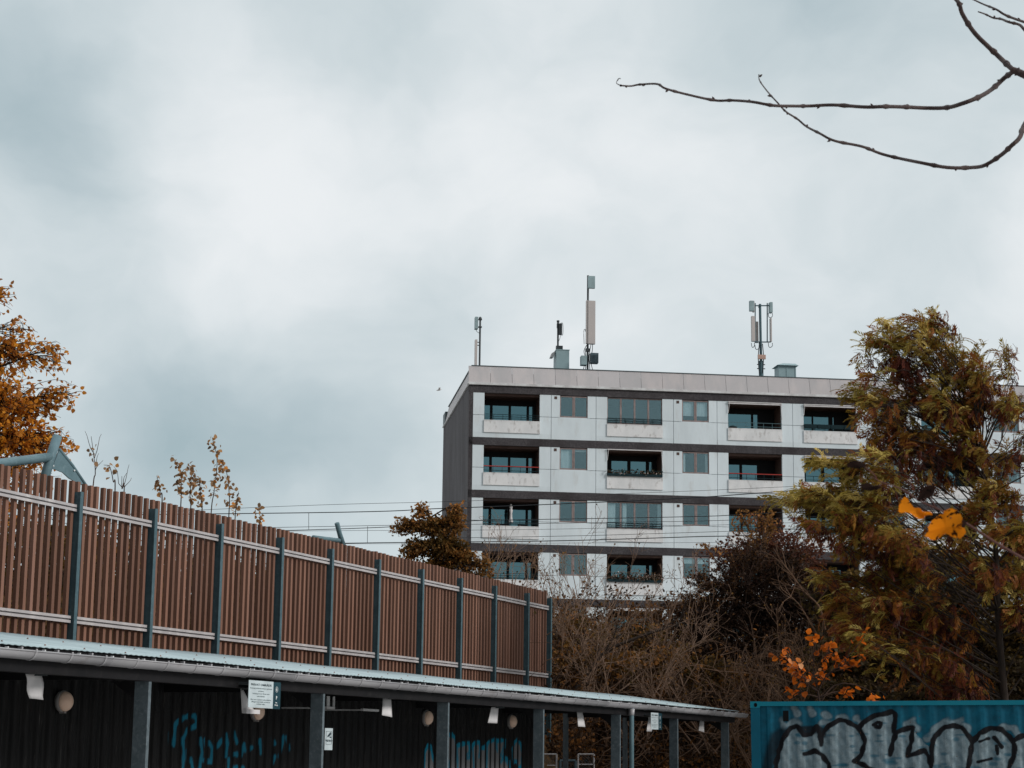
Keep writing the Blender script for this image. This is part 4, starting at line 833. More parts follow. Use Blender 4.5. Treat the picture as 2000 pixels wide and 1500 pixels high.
# ------------------------------------------------------------------ overhead wires
WY = 72.
WL = [('highest thin wire above the fence', [(-500, 1040), (480, 992), (864, 980), (1100, 972)], .010), ('thick upper wire crossing in front of the grey building end', [(-500, 1012), (600, 1001.5), (864, 993), (1100, 984), (1350, 972), (1550, 958), (2600, 880)], .022),
      ('thin wire rising to the right across the second white row', [(1187, 965), (1300, 961), (1550, 950), (2600, 900)], .010), ('upper of the middle pair of wires crossing the third row balconies', [(-500, 1050), (600, 1029), (762, 1026), (925, 1024), (1200, 1020), (1550, 1011), (2600, 960)], .012),
      ('lower of the middle pair of wires crossing the third row windows', [(-500, 1062), (600, 1035), (864, 1022), (925, 1017), (1350, 1009), (1550, 1000), (2600, 950)], .018), ('faint wire under the third row windows', [(-500, 1050), (600, 1037), (864, 1036), (1350, 1027), (2600, 985)], .009),
      ('lowest thick wire crossing below the third row', [(-500, 1078), (675, 1061), (864, 1059), (1100, 1056), (1350, 1048.5), (1600, 1040), (2600, 990)], .022), ('thin wire just above the lowest thick wire', [(864, 1051), (1100, 1047), (1350, 1040), (2600, 1000)], .012), ('faint wire crossing the fourth dark band', [(500, 1062), (864, 1062), (1200, 1060), (1500, 1058), (2600, 1040)], .008)]
for i, (lb, L, r) in enumerate(WL):
    Y = WY+(i % 3)*1.3; P = spline([atY(x, y, Y) for x, y in L], 8); V, Q = tubes([(P, np.full(len(P), r*.8))], 5); o = mesh_obj('overhead_wire', V, Q, M['wire'], org=P[0]); tag(o, lb, 'wire', 'railway overhead wires')
for i, (x0, y0, x1, y1, lb) in enumerate(((603, 1002, 603, 1034, 'left of the two thin vertical droppers between overhead wires'), (718, 1028, 717.5, 1060.5, 'right of the two thin vertical droppers between overhead wires'))):
    V, Q = tubes([(np.array([atY(x0, y0, WY+1), atY(x1, y1, WY+1)]), np.array([.009, .009]))], 4); tag(mesh_obj('wire_dropper', V, Q, M['wire'], org=atY(x0, y0, WY+1)), lb, 'wire')

# ------------------------------------------------------------------ vegetation
def curvy(p0, p1, n, rng, wob=.06, sag=0.):
    p0 = np.asarray(p0, float); p1 = np.asarray(p1, float); t = np.linspace(0, 1, n)[:, None]; L = np.linalg.norm(p1-p0)
    P = p0+(p1-p0)*t; off = rng.randn(3)*L*wob; P = P+np.sin(t*math.pi)*off+np.sin(t*2*math.pi)*rng.randn(3)*L*wob*.4; P[:, 2] += (np.sin(t*math.pi)*sag*L)[:, 0]; return P
def grow(rng, p, d, L, r, lvl, out, tips, pr):
    n = 6; d = np.array(d, float); d /= np.linalg.norm(d); P = [np.array(p, float)]; seg = L/(n-1)
    for i in range(n-1):
        d = d+rng.randn(3)*pr['wob']+np.array([pr.get('wx', 0), 0, pr['up']]); d /= np.linalg.norm(d); P.append(P[-1]+d*seg)
    P = np.array(P); out.append((P, np.linspace(r, r*.55 if lvl else r*.35, n)))
    tips.append((P[-1], d, lvl))
    if lvl <= 0: return
    for i in range(pr['kids'][lvl-1]):
        t = .25+.75*(i+rng.rand())/pr['kids'][lvl-1]; t = min(t, .99); k = int(t*(n-1)); f = t*(n-1)-k; q = P[k]*(1-f)+P[min(k+1, n-1)]*f
        dd = (P[min(k+1, n-1)]-P[k]); dd /= np.linalg.norm(dd)+1e-9; s = rng.randn(3); s -= s@dd*dd; s /= np.linalg.norm(s)+1e-9
        grow(rng, q, dd+s*pr['spread'], L*pr['ratio']*(1.1-.4*t)*(.7+.6*rng.rand()), r*pr.get('rr', .6)*(1-.3*t), lvl-1, out, tips, pr)

def lobe_tree(name, base, trunk, lobes, leafm, barkm, label, cat, kind, lsize, seed, spacing=.09, drift=(0, 0, 0), r0=.12, twiglen=.6, droop=.3, group=None, leafroll=.6, tw_r=.008, rise=0.):
    """lobes: (px, py, Y, rx_px, rz_px, n_twigs, tint_mean, tint_sd, density)"""
    rng = np.random.RandomState(seed); o = thing(name, base, label, cat, group); lw = .7 if kind == 'frond' else 1.
    TP = spline(trunk, 6); polys = [(TP, np.linspace(r0, r0*.3, len(TP)))]; limbs = []; tw = []; LP, LD, LT, LS = [], [], [], []
    for (px, py, Y, rx, rz, nt_, tm, ts, dn) in lobes:
        c = atY(px, py, Y); sx = rx*Y/F_PX; sz = rz*Y/F_PX
        dd = np.linalg.norm(TP-c, axis=1)+np.maximum(0, TP[:, 2]-c[2]+.3*sz+rise*np.linalg.norm((TP-c)[:, :2], axis=1))*2.2; st = TP[int(np.argmin(dd))]
        lb = curvy(st, c+np.array([0, 0, sz*.2]), 9, rng, .07, .06); polys.append((lb, np.linspace(r0*.26*lw, r0*.05, 9))); limbs.append(lb)
        for _ in range(nt_):
            v = rng.randn(3); v /= np.linalg.norm(v); rr = rng.rand()**(1/2.4); tgt = c+v*rr*np.array([sx, max(sx*.8, .4), sz]); s0 = lb[rng.randint(3, 9)]
            if np.linalg.norm(tgt-s0) < .12: continue
            tp = curvy(s0, tgt, 6, rng, .10, .05); tw.append((tp, np.linspace(tw_r, tw_r*.4, 6)))
            L = np.linalg.norm(tgt-s0); m = max(3, int(L*.75/spacing*dn)); ts_ = .3+.72*rng.rand(m)
            tint0 = tm+rng.randn()*ts; D0 = np.array(drift)*(1 if tint0 > .4 else .15)+np.array([0, 0, -droop if tint0 > .4 else -1.2])+rng.randn(3)*.35
            if kind == 'frond':
                for t in ts_[::4]:
                    t = min(t, 1.); k = min(int(t*5), 4); f = t*5-k; q = tp[k]*(1-f)+tp[k+1]*f; d = tp[k+1]-tp[k]; d /= np.linalg.norm(d)+1e-9; Db = d*.35+D0+rng.randn(3)*.35; tb = tint0+rng.randn()*.16
                    for _b in range(4): LP.append(q+rng.randn(3)*.05); LD.append(Db+rng.randn(3)*.26); LT.append(tb+rng.randn()*.10); LS.append(lsize*(.6+.6*rng.rand()))
                continue
            for t in ts_:
                t = min(t, 1.); k = min(int(t*5), 4); f = t*5-k; q = tp[k]*(1-f)+tp[k+1]*f; d = tp[k+1]-tp[k]; d /= np.linalg.norm(d)+1e-9
                LP.append(q+rng.randn(3)*.03); LD.append(d*.45+rng.randn(3)*.42+D0 if kind == 'frond' else d*.6+rng.randn(3)*.55+np.array(drift)+np.array([0, 0, -droop])); LT.append(tint0+rng.randn()*.09); LS.append(lsize*(.6+.7*rng.rand()))
    V, Q = tubes(polys, 7); mesh_obj('trunk', V, Q, barkm, o, True)
    V, Q = tubes(tw, 3); mesh_obj('twigs', V, Q, barkm, o)
    V, Q, t = leaves(np.array(LP), np.array(LD), np.array(LS), kind, np.array(LT), rng, leafroll); mesh_obj('crown', V, Q, leafm, o, attr={'tint': t})
    return o
LM = dict(
 poplar=leafmat('orange_brown_poplar_leaves', [(0, (.14, .055, .02)), (.3, (.36, .135, .028)), (.55, (.64, .25, .03)), (.8, (.82, .34, .03)), (1, (.85, .46, .09))], .55),
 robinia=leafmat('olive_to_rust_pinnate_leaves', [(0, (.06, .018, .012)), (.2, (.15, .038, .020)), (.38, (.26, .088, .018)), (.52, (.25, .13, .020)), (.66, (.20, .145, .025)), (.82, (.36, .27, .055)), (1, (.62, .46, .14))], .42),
 lower=leafmat('dark_olive_undergrowth_leaves', [(0, (.014, .010, .006)), (.35, (.045, .030, .011)), (.6, (.11, .065, .016)), (.8, (.20, .12, .025)), (1, (.34, .17, .03))], .35),
 hedge=leafmat('brown_olive_leaves', [(0, (.035, .025, .008)), (.35, (.085, .052, .014)), (.65, (.19, .095, .025)), (1, (.36, .15, .04))], .35),
 dark=leafmat('dark_brown_bush_leaves', [(0, (.012, .007, .005)), (.3, (.026, .014, .008)), (.55, (.075, .035, .012)), (.8, (.17, .07, .02)), (1, (.30, .12, .03))], .25),
 red=leafmat('dull_red_twig_leaves', [(0, (.03, .014, .010)), (.5, (.13, .050, .030)), (1, (.30, .12, .06))], .3),
 orange=leafmat('bright_orange_leaves', [(0, (.20, .05, .008)), (.5, (.55, .12, .008)), (.85, (.75, .19, .012)), (1, (.75, .36, .16))], .4),
 shoot=leafmat('tan_orange_shoot_leaves', [(0, (.12, .08, .05)), (.5, (.32, .19, .10)), (.8, (.50, .26, .10)), (1, (.70, .27, .04))], .4))

# left orange poplar
Yp = 33.
tr_ = [atY(-150, 1500, Yp)*[1, 1, 0]+[0, 0, 2.], atY(-130, 1150, Yp), atY(-90, 950, Yp), atY(-60, 800, Yp), atY(-50, 640, Yp), atY(-60, 500, Yp)]
lobe_tree('poplar_tree', tr_[0], tr_, [(-10, 590, Yp, 45, 45, 40, .4, .15, .8), (20, 690, Yp, 70, 55, 95, .45, .15, 1.2), (0, 780, Yp-.3, 90, 80, 170, .5, .15, 1.3), (70, 800, Yp, 60, 50, 90, .45, .15, 1.2), (122, 775, Yp, 42, 34, 44, .42, .15, .8), (112, 690, Yp, 26, 34, 18, .42, .1, .6), (5, 570, Yp, 26, 24, 14, .4, .1, .7), (110, 850, Yp, 40, 26, 30, .45, .12, .8), (105, 700, Yp+.3, 32, 45, 26, .4, .15, .7), (45, 650, Yp, 32, 45, 26, .4, .12, .8),
     (20, 860, Yp-.2, 95, 60, 160, .62, .15, 1.3), (90, 880, Yp, 60, 40, 75, .55, .15, 1.1), (30, 930, Yp+.2, 90, 60, 90, .72, .12, 1.2), (-90, 750, Yp, 90, 150, 160, .5, .15, 1), (0, 1010, Yp+.3, 110, 80, 70, .7, .12, 1.1), (-60, 950, Yp, 90, 100, 80, .6, .12, 1)],
     LM['poplar'], M['bark'], 'golden orange poplar tree at the left edge behind the slat fence', 'tree', 'broad', .080, 11, .085, (.0, 0, .1), .11, droop=.35, leafroll=1.)

# right robinia (two stems)
Yr = 42.
trk = [atY(1985, 1700, Yr)*[1, 1, 0]+[0, 0, .2], atY(1965, 1400, Yr), atY(1950, 1220, Yr), atY(1945, 1080, Yr), atY(1932, 980, Yr), atY(1915, 900, Yr)]
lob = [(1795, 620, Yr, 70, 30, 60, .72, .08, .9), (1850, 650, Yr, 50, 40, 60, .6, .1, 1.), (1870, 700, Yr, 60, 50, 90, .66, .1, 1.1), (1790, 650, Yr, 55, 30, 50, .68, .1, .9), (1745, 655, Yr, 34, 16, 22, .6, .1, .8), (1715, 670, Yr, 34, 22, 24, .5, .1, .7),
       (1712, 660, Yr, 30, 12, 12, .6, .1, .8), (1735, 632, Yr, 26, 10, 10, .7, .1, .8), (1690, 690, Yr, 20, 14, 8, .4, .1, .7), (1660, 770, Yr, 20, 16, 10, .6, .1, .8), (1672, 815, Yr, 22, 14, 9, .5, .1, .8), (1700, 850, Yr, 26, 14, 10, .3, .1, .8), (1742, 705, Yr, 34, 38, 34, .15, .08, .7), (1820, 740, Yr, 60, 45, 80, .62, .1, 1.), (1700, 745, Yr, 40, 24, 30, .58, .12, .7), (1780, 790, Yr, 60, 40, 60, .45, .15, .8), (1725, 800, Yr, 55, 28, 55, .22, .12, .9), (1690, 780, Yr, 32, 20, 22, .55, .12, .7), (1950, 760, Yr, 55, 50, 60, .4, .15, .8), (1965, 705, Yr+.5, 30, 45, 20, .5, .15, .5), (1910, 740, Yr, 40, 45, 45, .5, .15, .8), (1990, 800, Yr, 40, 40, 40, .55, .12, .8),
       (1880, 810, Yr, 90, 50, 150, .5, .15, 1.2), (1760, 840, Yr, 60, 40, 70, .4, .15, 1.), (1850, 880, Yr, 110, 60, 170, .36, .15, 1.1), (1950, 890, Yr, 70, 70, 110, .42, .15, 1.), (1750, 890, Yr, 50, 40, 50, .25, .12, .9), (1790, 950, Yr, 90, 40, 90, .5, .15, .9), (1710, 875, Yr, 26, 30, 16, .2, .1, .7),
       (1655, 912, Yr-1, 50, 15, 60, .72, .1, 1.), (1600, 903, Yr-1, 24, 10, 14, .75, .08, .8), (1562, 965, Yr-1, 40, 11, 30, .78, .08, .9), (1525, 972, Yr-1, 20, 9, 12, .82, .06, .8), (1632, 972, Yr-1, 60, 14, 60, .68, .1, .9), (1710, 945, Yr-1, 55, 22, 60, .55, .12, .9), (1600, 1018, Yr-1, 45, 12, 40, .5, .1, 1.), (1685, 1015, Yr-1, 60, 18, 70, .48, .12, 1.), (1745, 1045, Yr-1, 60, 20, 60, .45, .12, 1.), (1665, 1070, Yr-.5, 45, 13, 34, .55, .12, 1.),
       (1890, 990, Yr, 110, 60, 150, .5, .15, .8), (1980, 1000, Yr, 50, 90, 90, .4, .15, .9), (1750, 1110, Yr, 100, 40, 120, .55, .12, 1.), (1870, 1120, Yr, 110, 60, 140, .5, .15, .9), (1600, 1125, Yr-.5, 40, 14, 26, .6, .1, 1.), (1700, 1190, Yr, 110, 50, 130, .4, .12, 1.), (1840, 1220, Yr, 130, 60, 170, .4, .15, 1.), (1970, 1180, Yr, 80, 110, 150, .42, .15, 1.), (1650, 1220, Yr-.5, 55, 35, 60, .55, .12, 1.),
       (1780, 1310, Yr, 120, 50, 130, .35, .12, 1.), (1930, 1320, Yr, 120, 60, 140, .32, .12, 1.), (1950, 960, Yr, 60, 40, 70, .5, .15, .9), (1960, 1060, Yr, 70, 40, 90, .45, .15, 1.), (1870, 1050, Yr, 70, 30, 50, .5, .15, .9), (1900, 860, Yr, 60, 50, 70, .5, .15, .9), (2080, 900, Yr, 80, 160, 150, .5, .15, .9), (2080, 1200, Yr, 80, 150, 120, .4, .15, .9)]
_r = np.random.RandomState(77); lob2 = []
for (a, b, c, d, e_, f, g, h, i) in lob:
    up = b < 960
    for q in range(3 if d > 30 else 1):
        one = d <= 30
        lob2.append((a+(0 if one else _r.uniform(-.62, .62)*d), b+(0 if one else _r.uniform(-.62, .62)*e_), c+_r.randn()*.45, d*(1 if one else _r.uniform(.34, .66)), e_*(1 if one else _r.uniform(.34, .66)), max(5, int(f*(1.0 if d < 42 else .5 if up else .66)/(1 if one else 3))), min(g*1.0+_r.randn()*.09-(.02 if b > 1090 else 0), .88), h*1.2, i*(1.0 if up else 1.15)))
lob = lob2
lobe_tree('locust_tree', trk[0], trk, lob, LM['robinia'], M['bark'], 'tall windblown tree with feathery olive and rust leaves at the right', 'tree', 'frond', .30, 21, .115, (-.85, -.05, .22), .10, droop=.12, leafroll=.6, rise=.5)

# small brown tree above the fence end
Yh = 52.
tr_ = [atY(850, 1500, Yh)*[1, 1, 0]+[0, 0, 3.5], atY(852, 1150, Yh), atY(850, 1080, Yh), atY(842, 1030, Yh), atY(835, 995, Yh)]
lobe_tree('small_leafy_tree', tr_[0], tr_, [(824, 1000, Yh, 18, 22, 60, 0.84, .1, 1.1), (800, 1025, Yh, 34, 20, 90, 0.72, .12, 1.1), (845, 1030, Yh, 40, 28, 195, 0.62, .15, 1.4), (895, 1020, Yh, 22, 34, 105, 0.72, .15, 1.2), (895, 1000, Yh, 14, 18, 30, 0.87, .1, .9), (780, 1035, Yh, 26, 12, 36, 0.72, .1, .8), (870, 1070, Yh, 50, 30, 285, 0.47, .15, 1.5), (815, 1070, Yh, 36, 26, 105, 0.57, .15, 1.1), (800, 1085, Yh, 30, 14, 45, 0.72, .1, .9), (900, 1090, Yh, 40, 26, 180, 0.67, .15, 1.4), (850, 1110, Yh, 50, 30, 180, 0.62, .12, 1.3), (945, 1110, Yh, 26, 22, 60, 0.72, .1, .9), (935, 1145, Yh, 50, 30, 90, 0.72, .1, 1.)],
     LM['hedge'], M['bark'], 'small dense brown green tree just above the fence left of the building corner', 'tree', 'broad', .075, 31, .045, (0, 0, .2), .10, droop=.1, leafroll=1.)

# dark bush mass (two bushes)
def bush(name, label, px, Y, lobs, lm, seed, size=.06, kind='broad', bark='twigdark', dn=1., cat='bush', rr=.07, droop=.0, sp=.045, zb=2.5):
    b = atY(px, 1500, Y)*[1, 1, 0]+[0, 0, zb]; tp = [b, b+[0.05, 0, .8], b+[.1, 0, 1.6], b+[0, 0, 2.4]]
    return lobe_tree(name, b, tp, lobs, lm, M[bark], label, cat, kind, size, seed, sp, (0, 0, .15), rr, droop=droop, leafroll=1., tw_r=.009)
Yb = 52.
bush('dark_bush', 'large dark brown bush in front of the lowest visible balcony row', 1450, Yb, [(1430, 1150, Yb, 80, 55, 210, .30, .12, 1.4), (1370, 1130, Yb, 42, 28, 70, .55, .12, 1.), (1350, 1180, Yb, 60, 35, 90, .5, .12, .8), (1330, 1200, Yb, 60, 30, 40, .6, .1, .6), (1400, 1220, Yb, 90, 50, 220, .22, .1, 1.4), (1500, 1190, Yb, 90, 60, 260, .2, .1, 1.4), (1430, 1290, Yb, 110, 50, 220, .18, .1, 1.3), (1540, 1280, Yb, 80, 70, 200, .16, .1, 1.3), (1300, 1185, Yb, 40, 22, 26, .6, .1, .5), (1370, 1270, Yb, 60, 40, 90, .3, .1, .9), (1540, 1110, Yb, 70, 50, 150, .3, .12, 1.3), (1600, 1190, Yb, 60, 70, 160, .25, .12, 1.3), (1470, 1090, Yb, 60, 36, 110, .38, .12, 1.2), (1620, 1290, Yb, 60, 60, 120, .25, .1, 1.2)], LM['dark'], 41)
bush('reddish_bush', 'reddish thin leaved bush top in front of the third row balconies', 1500, Yb+2, [(1500, 1060, Yb+2, 80, 40, 130, .45, .15, .8), (1440, 1080, Yb+2, 60, 35, 80, .5, .15, .8), (1560, 1080, Yb+2, 70, 45, 130, .5, .15, .9), (1480, 1020, Yb+2, 55, 28, 34, .55, .15, .5), (1500, 1110, Yb+2, 110, 40, 200, .35, .15, 1.1), (1580, 1150, Yb+2, 70, 60, 160, .3, .12, 1.), (1400, 1080, Yb+2, 50, 30, 30, .6, .1, .5)], LM['red'], 42, .075, 'broad', 'twigred')
bush('leafy_bush', 'sprigs of tan leaves rising beside the third row balcony right of the wires', 1500, Yb+1, [(1450, 1005, Yb+1, 16, 12, 16, .8, .1, .7), (1480, 1000, Yb+1, 14, 12, 14, .8, .1, .7), (1505, 1020, Yb+1, 20, 26, 34, .7, .1, .9), (1370, 1065, Yb+1, 14, 8, 8, .8, .1, .6)], LM['hedge'], 43, .07)
bush('undergrowth_bush', 'dark olive bush behind the blue container under the feathery tree', 1760, 46, [(1650, 1290, 46, 90, 60, 150, .4, .15, 1.2), (1780, 1300, 46, 100, 60, 170, .35, .15, 1.2), (1900, 1280, 46, 110, 80, 200, .35, .15, 1.2), (2010, 1250, 46, 90, 110, 180, .4, .15, 1.2), (1850, 1180, 47, 130, 60, 170, .4, .15, 1.), (1720, 1150, 47, 90, 50, 120, .5, .15, 1.), (1640, 1360, 45, 100, 40, 110, .3, .1, 1.2), (1850, 1360, 45, 130, 40, 150, .3, .1, 1.2), (1960, 1130, 47, 90, 60, 150, .5, .15, 1.1), (1980, 1340, 45, 90, 60, 140, .3, .1, 1.2), (1620, 1180, 48, 70, 70, 120, .4, .15, 1.1), (1760, 1230, 47, 120, 60, 170, .45, .2, 1.1), (2080, 1100, 47, 90, 100, 120, .45, .15, 1.), (1840, 1090, 48, 90, 40, 90, .6, .15, 1.)], LM['lower'], 44, .105, 'broad', zb=1., sp=.055)

bush('rusty_bush', 'low rusty brown bush behind the shed right of the slat fence', 1130, 50, [(1110, 1290, 50, 60, 50, 80, .6, .2, 1.), (1200, 1300, 50, 80, 40, 100, .6, .2, 1.), (1140, 1230, 51, 70, 35, 60, .5, .2, .8)], LM['hedge'], 47, .08, zb=1.5)
bush('rusty_bush', 'low rusty brown bush above the shed roof beside the downpipe bay', 1310, 50, [(1300, 1290, 50, 80, 40, 100, .65, .2, 1.), (1390, 1320, 49, 70, 45, 100, .5, .2, 1.), (1260, 1240, 51, 70, 30, 50, .5, .2, .8)], LM['hedge'], 48, .08, zb=1.5)
# orange-leaved shrub
Yo = 40.5
def spray(pts, Y, n, sd): return [(x, y, Y, sd, sd*.8, n, .6, .2, 1.) for x, y in pts]
bush('orange_shrub', 'shrub with bright orange leaves just above the blue container', 1600, Yo, [(1530, 1290, Yo, 26, 24, 11, .6, .2, .8), (1555, 1310, Yo, 24, 20, 10, .65, .2, .8), (1595, 1250, Yo, 18, 22, 7, .6, .2, .8), (1620, 1275, Yo, 30, 24, 12, .5, .2, .8), (1600, 1320, Yo, 30, 20, 9, .5, .2, .8), (1665, 1290, Yo, 36, 24, 14, .4, .25, .8), (1690, 1235, Yo, 10, 8, 3, .6, .1, .7), (1660, 1350, Yo, 28, 14, 7, .5, .2, .7), (1715, 1365, Yo, 16, 8, 3, .6, .1, .7), (1550, 1355, Yo, 20, 10, 4, .3, .1, .8), (1575, 1335, Yo, 14, 12, 4, .7, .1, .8)], LM['orange'], 45, .13, 'broad', sp=.09, zb=.5, droop=.3)

# bare twiggy shrubs
def bare(name, label, px, Y, top_py, spread, nst, seed, matn='twig', zb=2.8, r=.035, kids=(4, 4, 3), lean=0., group='bare twiggy shrubs behind the shed'):
    rng = np.random.RandomState(seed); b = atY(px, 1500, Y)*[1, 1, 0]+[0, 0, zb]; H = atY(px, top_py, Y)[2]-zb
    o = thing(name, b, label, 'shrub', group); pol, tips = [], []
    for i in range(nst):
        d = np.array([rng.randn()*spread+lean, rng.randn()*spread*.6, 1.]); grow(rng, b+np.array([rng.randn()*.25, rng.randn()*.25, 0]), d, H*(.55+.3*rng.rand()), r*(.6+.6*rng.rand()), 3, pol, tips, dict(wob=.13, up=.04, kids=kids, spread=.75, ratio=.52, rr=.58))
    V, Q = tubes([(P, np.maximum(q*.8, .0040)) for P, q in pol], 4); mesh_obj('branches', V, Q, M[matn], o)
    tp = [t for t in tips if t[2] <= 1]; n = int(len(tp)*.35); idx = rng.choice(len(tp), n, False)
    V, Q, t = leaves(np.array([tp[i][0] for i in idx]), np.array([tp[i][1] for i in idx])+rng.randn(n, 3)*.6, (.03+rng.rand(n)*.04), 'broad', .2+rng.rand(n)*.6, rng); mesh_obj('dry_leaves', V, Q, LM['hedge'], o, attr={'tint': t})
    return o
BS = [(985, 53, 1035, .45, 6, 'pale bare shrub in front of the corner balcony column'), (1070, 51, 1085, .55, 6, 'pale bare shrub right of the last fence post'), (1150, 52, 1085, .5, 6, 'bare shrub under the narrow window column'), (1230, 51, 1100, .55, 6, 'bare shrub below the flower box balcony'), (1310, 53, 1110, .5, 6, 'bare shrub left of the large dark bush'), (1110, 49, 1170, .8, 6, 'low sprawling bare shrub close behind the shed roof'), (1240, 48.5, 1190, .8, 6, 'low sprawling bare shrub behind the shed downpipe'), (1380, 48.5, 1260, .8, 6, 'low tangled bare shrub above the shed end')]
for i, (px, Y, tp, sp, ns, lb) in enumerate(BS): bare('bare_shrub', lb, px, Y, tp-25, sp, ns+2, 60+i, 'twigpale', zb=2.6 if Y > 50 else 1.6, r=.028)
bare('bare_shrub', 'bare grey shrub between dark bush and orange leaves', 1590, 47.2, 1110, .5, 7, 80, 'twig', 1.2, lean=-.25); bare('bare_shrub', 'bare brown shrub above the left end of the blue container', 1500, 45.5, 1220, .7, 7, 81, 'twig', .8)
# single curved pale limbs
def limb(label, pts, Y, r, seed):
    rng = np.random.RandomState(seed); P = spline([atY(x, y, Y) for x, y in pts], 5); pol = [(P, np.linspace(r, r*.35, len(P)))]
    for i in range(10):
        k = rng.randint(3, len(P)-1); q = P[k]; d = (P[k]-P[k-1]); d /= np.linalg.norm(d); tips = []; grow(rng, q, d+rng.randn(3)*.6+[0, 0, .3], .35+.5*rng.rand(), r*.35, 1, pol, tips, dict(wob=.15, up=.03, kids=(3,), spread=.7, ratio=.55))
    V, Q = tubes([(a, np.maximum(b, .004)) for a, b in pol], 5); o = mesh_obj('dead_branch', V, Q, M['twig' if seed != 4 else 'bark'], org=P[0]); tag(o, label, 'branch', 'pale dead branches in front of the bushes')
limb('long pale dead branch arching up left before the dark bush', [(1612, 1230), (1600, 1185), (1570, 1155), (1545, 1120), (1525, 1095), (1510, 1070)], 46.5, .028, 1)
limb('pale forked dead branch left of the orange leaves', [(1625, 1280), (1590, 1230), (1560, 1180), (1520, 1145)], 46.2, .022, 2)
limb('thin twisted branch hanging between shed and container', [(1560, 1400), (1500, 1330), (1480, 1290), (1470, 1235)], 45., .018, 3)
limb('dark leaning trunk behind the end of the slat fence', [(1085, 1390), (1140, 1330), (1180, 1275), (1260, 1240), (1340, 1215)], 49.5, .07, 4)
limb('low horizontal dead branch above the shed roof end', [(1600, 1350), (1500, 1320), (1400, 1310), (1330, 1295)], 47., .022, 5)

# thicket filling the slope (uncountable)
rng = np.random.RandomState(5); pol = []; LP = []
for i in range(3400):
    px = 1030+rng.rand()*1150; Y = 46.5+rng.rand()*9; z = ground_h(np.array(atY(px, 1400, Y)[0]), np.array(Y)); b = atY(px, 1400, Y); b[2] = float(z)
    d = np.array([rng.randn()*1.0, rng.randn()*.5, .55+rng.rand()*.6]); d /= np.linalg.norm(d); L = .7+rng.rand()*1.4; e1 = b+d*L; e1[2] -= rng.rand()*.3*L
    P = curvy(b, e1, 6, rng, .16, .15); pol.append((P, np.linspace(.011, .004, 6)))
    for t in rng.rand(22): k = int(t*5); LP.append(P[k]+rng.randn(3)*.10)
V, Q = tubes(pol, 3); tag(mesh_obj('thicket_twigs', V, Q, M['twigdark']), kind='stuff')
LP = np.array(LP); n = len(LP); V, Q, t = leaves(LP, rng.randn(n, 3), .06+rng.rand(n)*.06, 'broad', np.clip(.50+.25*np.sin(LP[:,0]*1.9+np.sin(LP[:,2]*2.7))*np.sin(LP[:,2]*3.1+LP[:,0])+rng.randn(n)*.2, 0, 1), rng); tag(mesh_obj('thicket_leaves', V, Q, LM['dark'], attr={'tint': t}), kind='stuff')
pol2 = []; LP = []
for i in range(1300):
    px = 2180+rng.rand()*1100; Y = 46.5+rng.rand()*9; b = atY(px, 1400, Y); b[2] = float(ground_h(b[0], np.array(Y))); d = np.array([rng.randn(), rng.randn()*.5, .8+rng.rand()]); d /= np.linalg.norm(d); P = curvy(b, b+d*(1+rng.rand()*1.6), 5, rng, .16, .1); pol2.append((P, np.linspace(.012, .004, 5)))
    for t in rng.rand(16): LP.append(P[int(t*4)]+rng.randn(3)*.14)
V, Q = tubes(pol2, 3); tag(mesh_obj('slope_twigs', V, Q, M['twigdark']), kind='stuff')
LP = np.array(LP); n = len(LP); V, Q, t = leaves(LP, rng.randn(n, 3), .09+rng.rand(n)*.07, 'broad', np.clip(.5+rng.randn(n)*.2, 0, 1), rng); tag(mesh_obj('slope_leaves', V, Q, LM['hedge'], attr={'tint': t}), kind='stuff')
# arching pale canes in the thicket
pol = []
for i in range(230):
    px = 1050+rng.rand()*560; py = 1240+rng.rand()*270; Y = 46+rng.rand()*1.5; a = atY(px, py, Y); b = a+np.array([rng.randn()*.9, rng.randn()*.3, rng.randn()*.4]); P = curvy(a, b, 8, rng, .22, .1); pol.append((P, np.linspace(.009, .004, 8)))
V, Q = tubes(pol, 4); tag(mesh_obj('thicket_canes', V, Q, M['twig']), kind='stuff')

# scrub behind the slat fence (uncountable)
rng = np.random.RandomState(15); pol = []; LP = []
for i in range(900):
    s = 19+rng.rand()*27; n_ = 17.2+rng.rand()*2.8; b = FF(s, n_, 0); b[2] = float(ground_h(b[0], b[1])); h = 1.0+rng.rand()*1.6; h = min(h, 5.15-b[2]) if b[2] < 4.6 else .5
    e1 = b+np.array([rng.randn()*.4, rng.randn()*.4, max(h, .3)]); P = curvy(b, e1, 6, rng, .1); pol.append((P, np.linspace(.010, .004, 6)))
    for t in rng.rand(16): k = int(t*5); LP.append(P[k]+rng.randn(3)*.12)
V, Q = tubes(pol, 3); tag(mesh_obj('scrub_twigs', V, Q, M['twigdark']), kind='stuff')
LP = np.array(LP); n = len(LP); V, Q, t = leaves(LP, rng.randn(n, 3), .07+rng.rand(n)*.07, 'broad', np.clip(.4+rng.randn(n)*.2, 0, 1), rng); tag(mesh_obj('scrub_leaves', V, Q, LM['hedge'], attr={'tint': t}), kind='stuff')

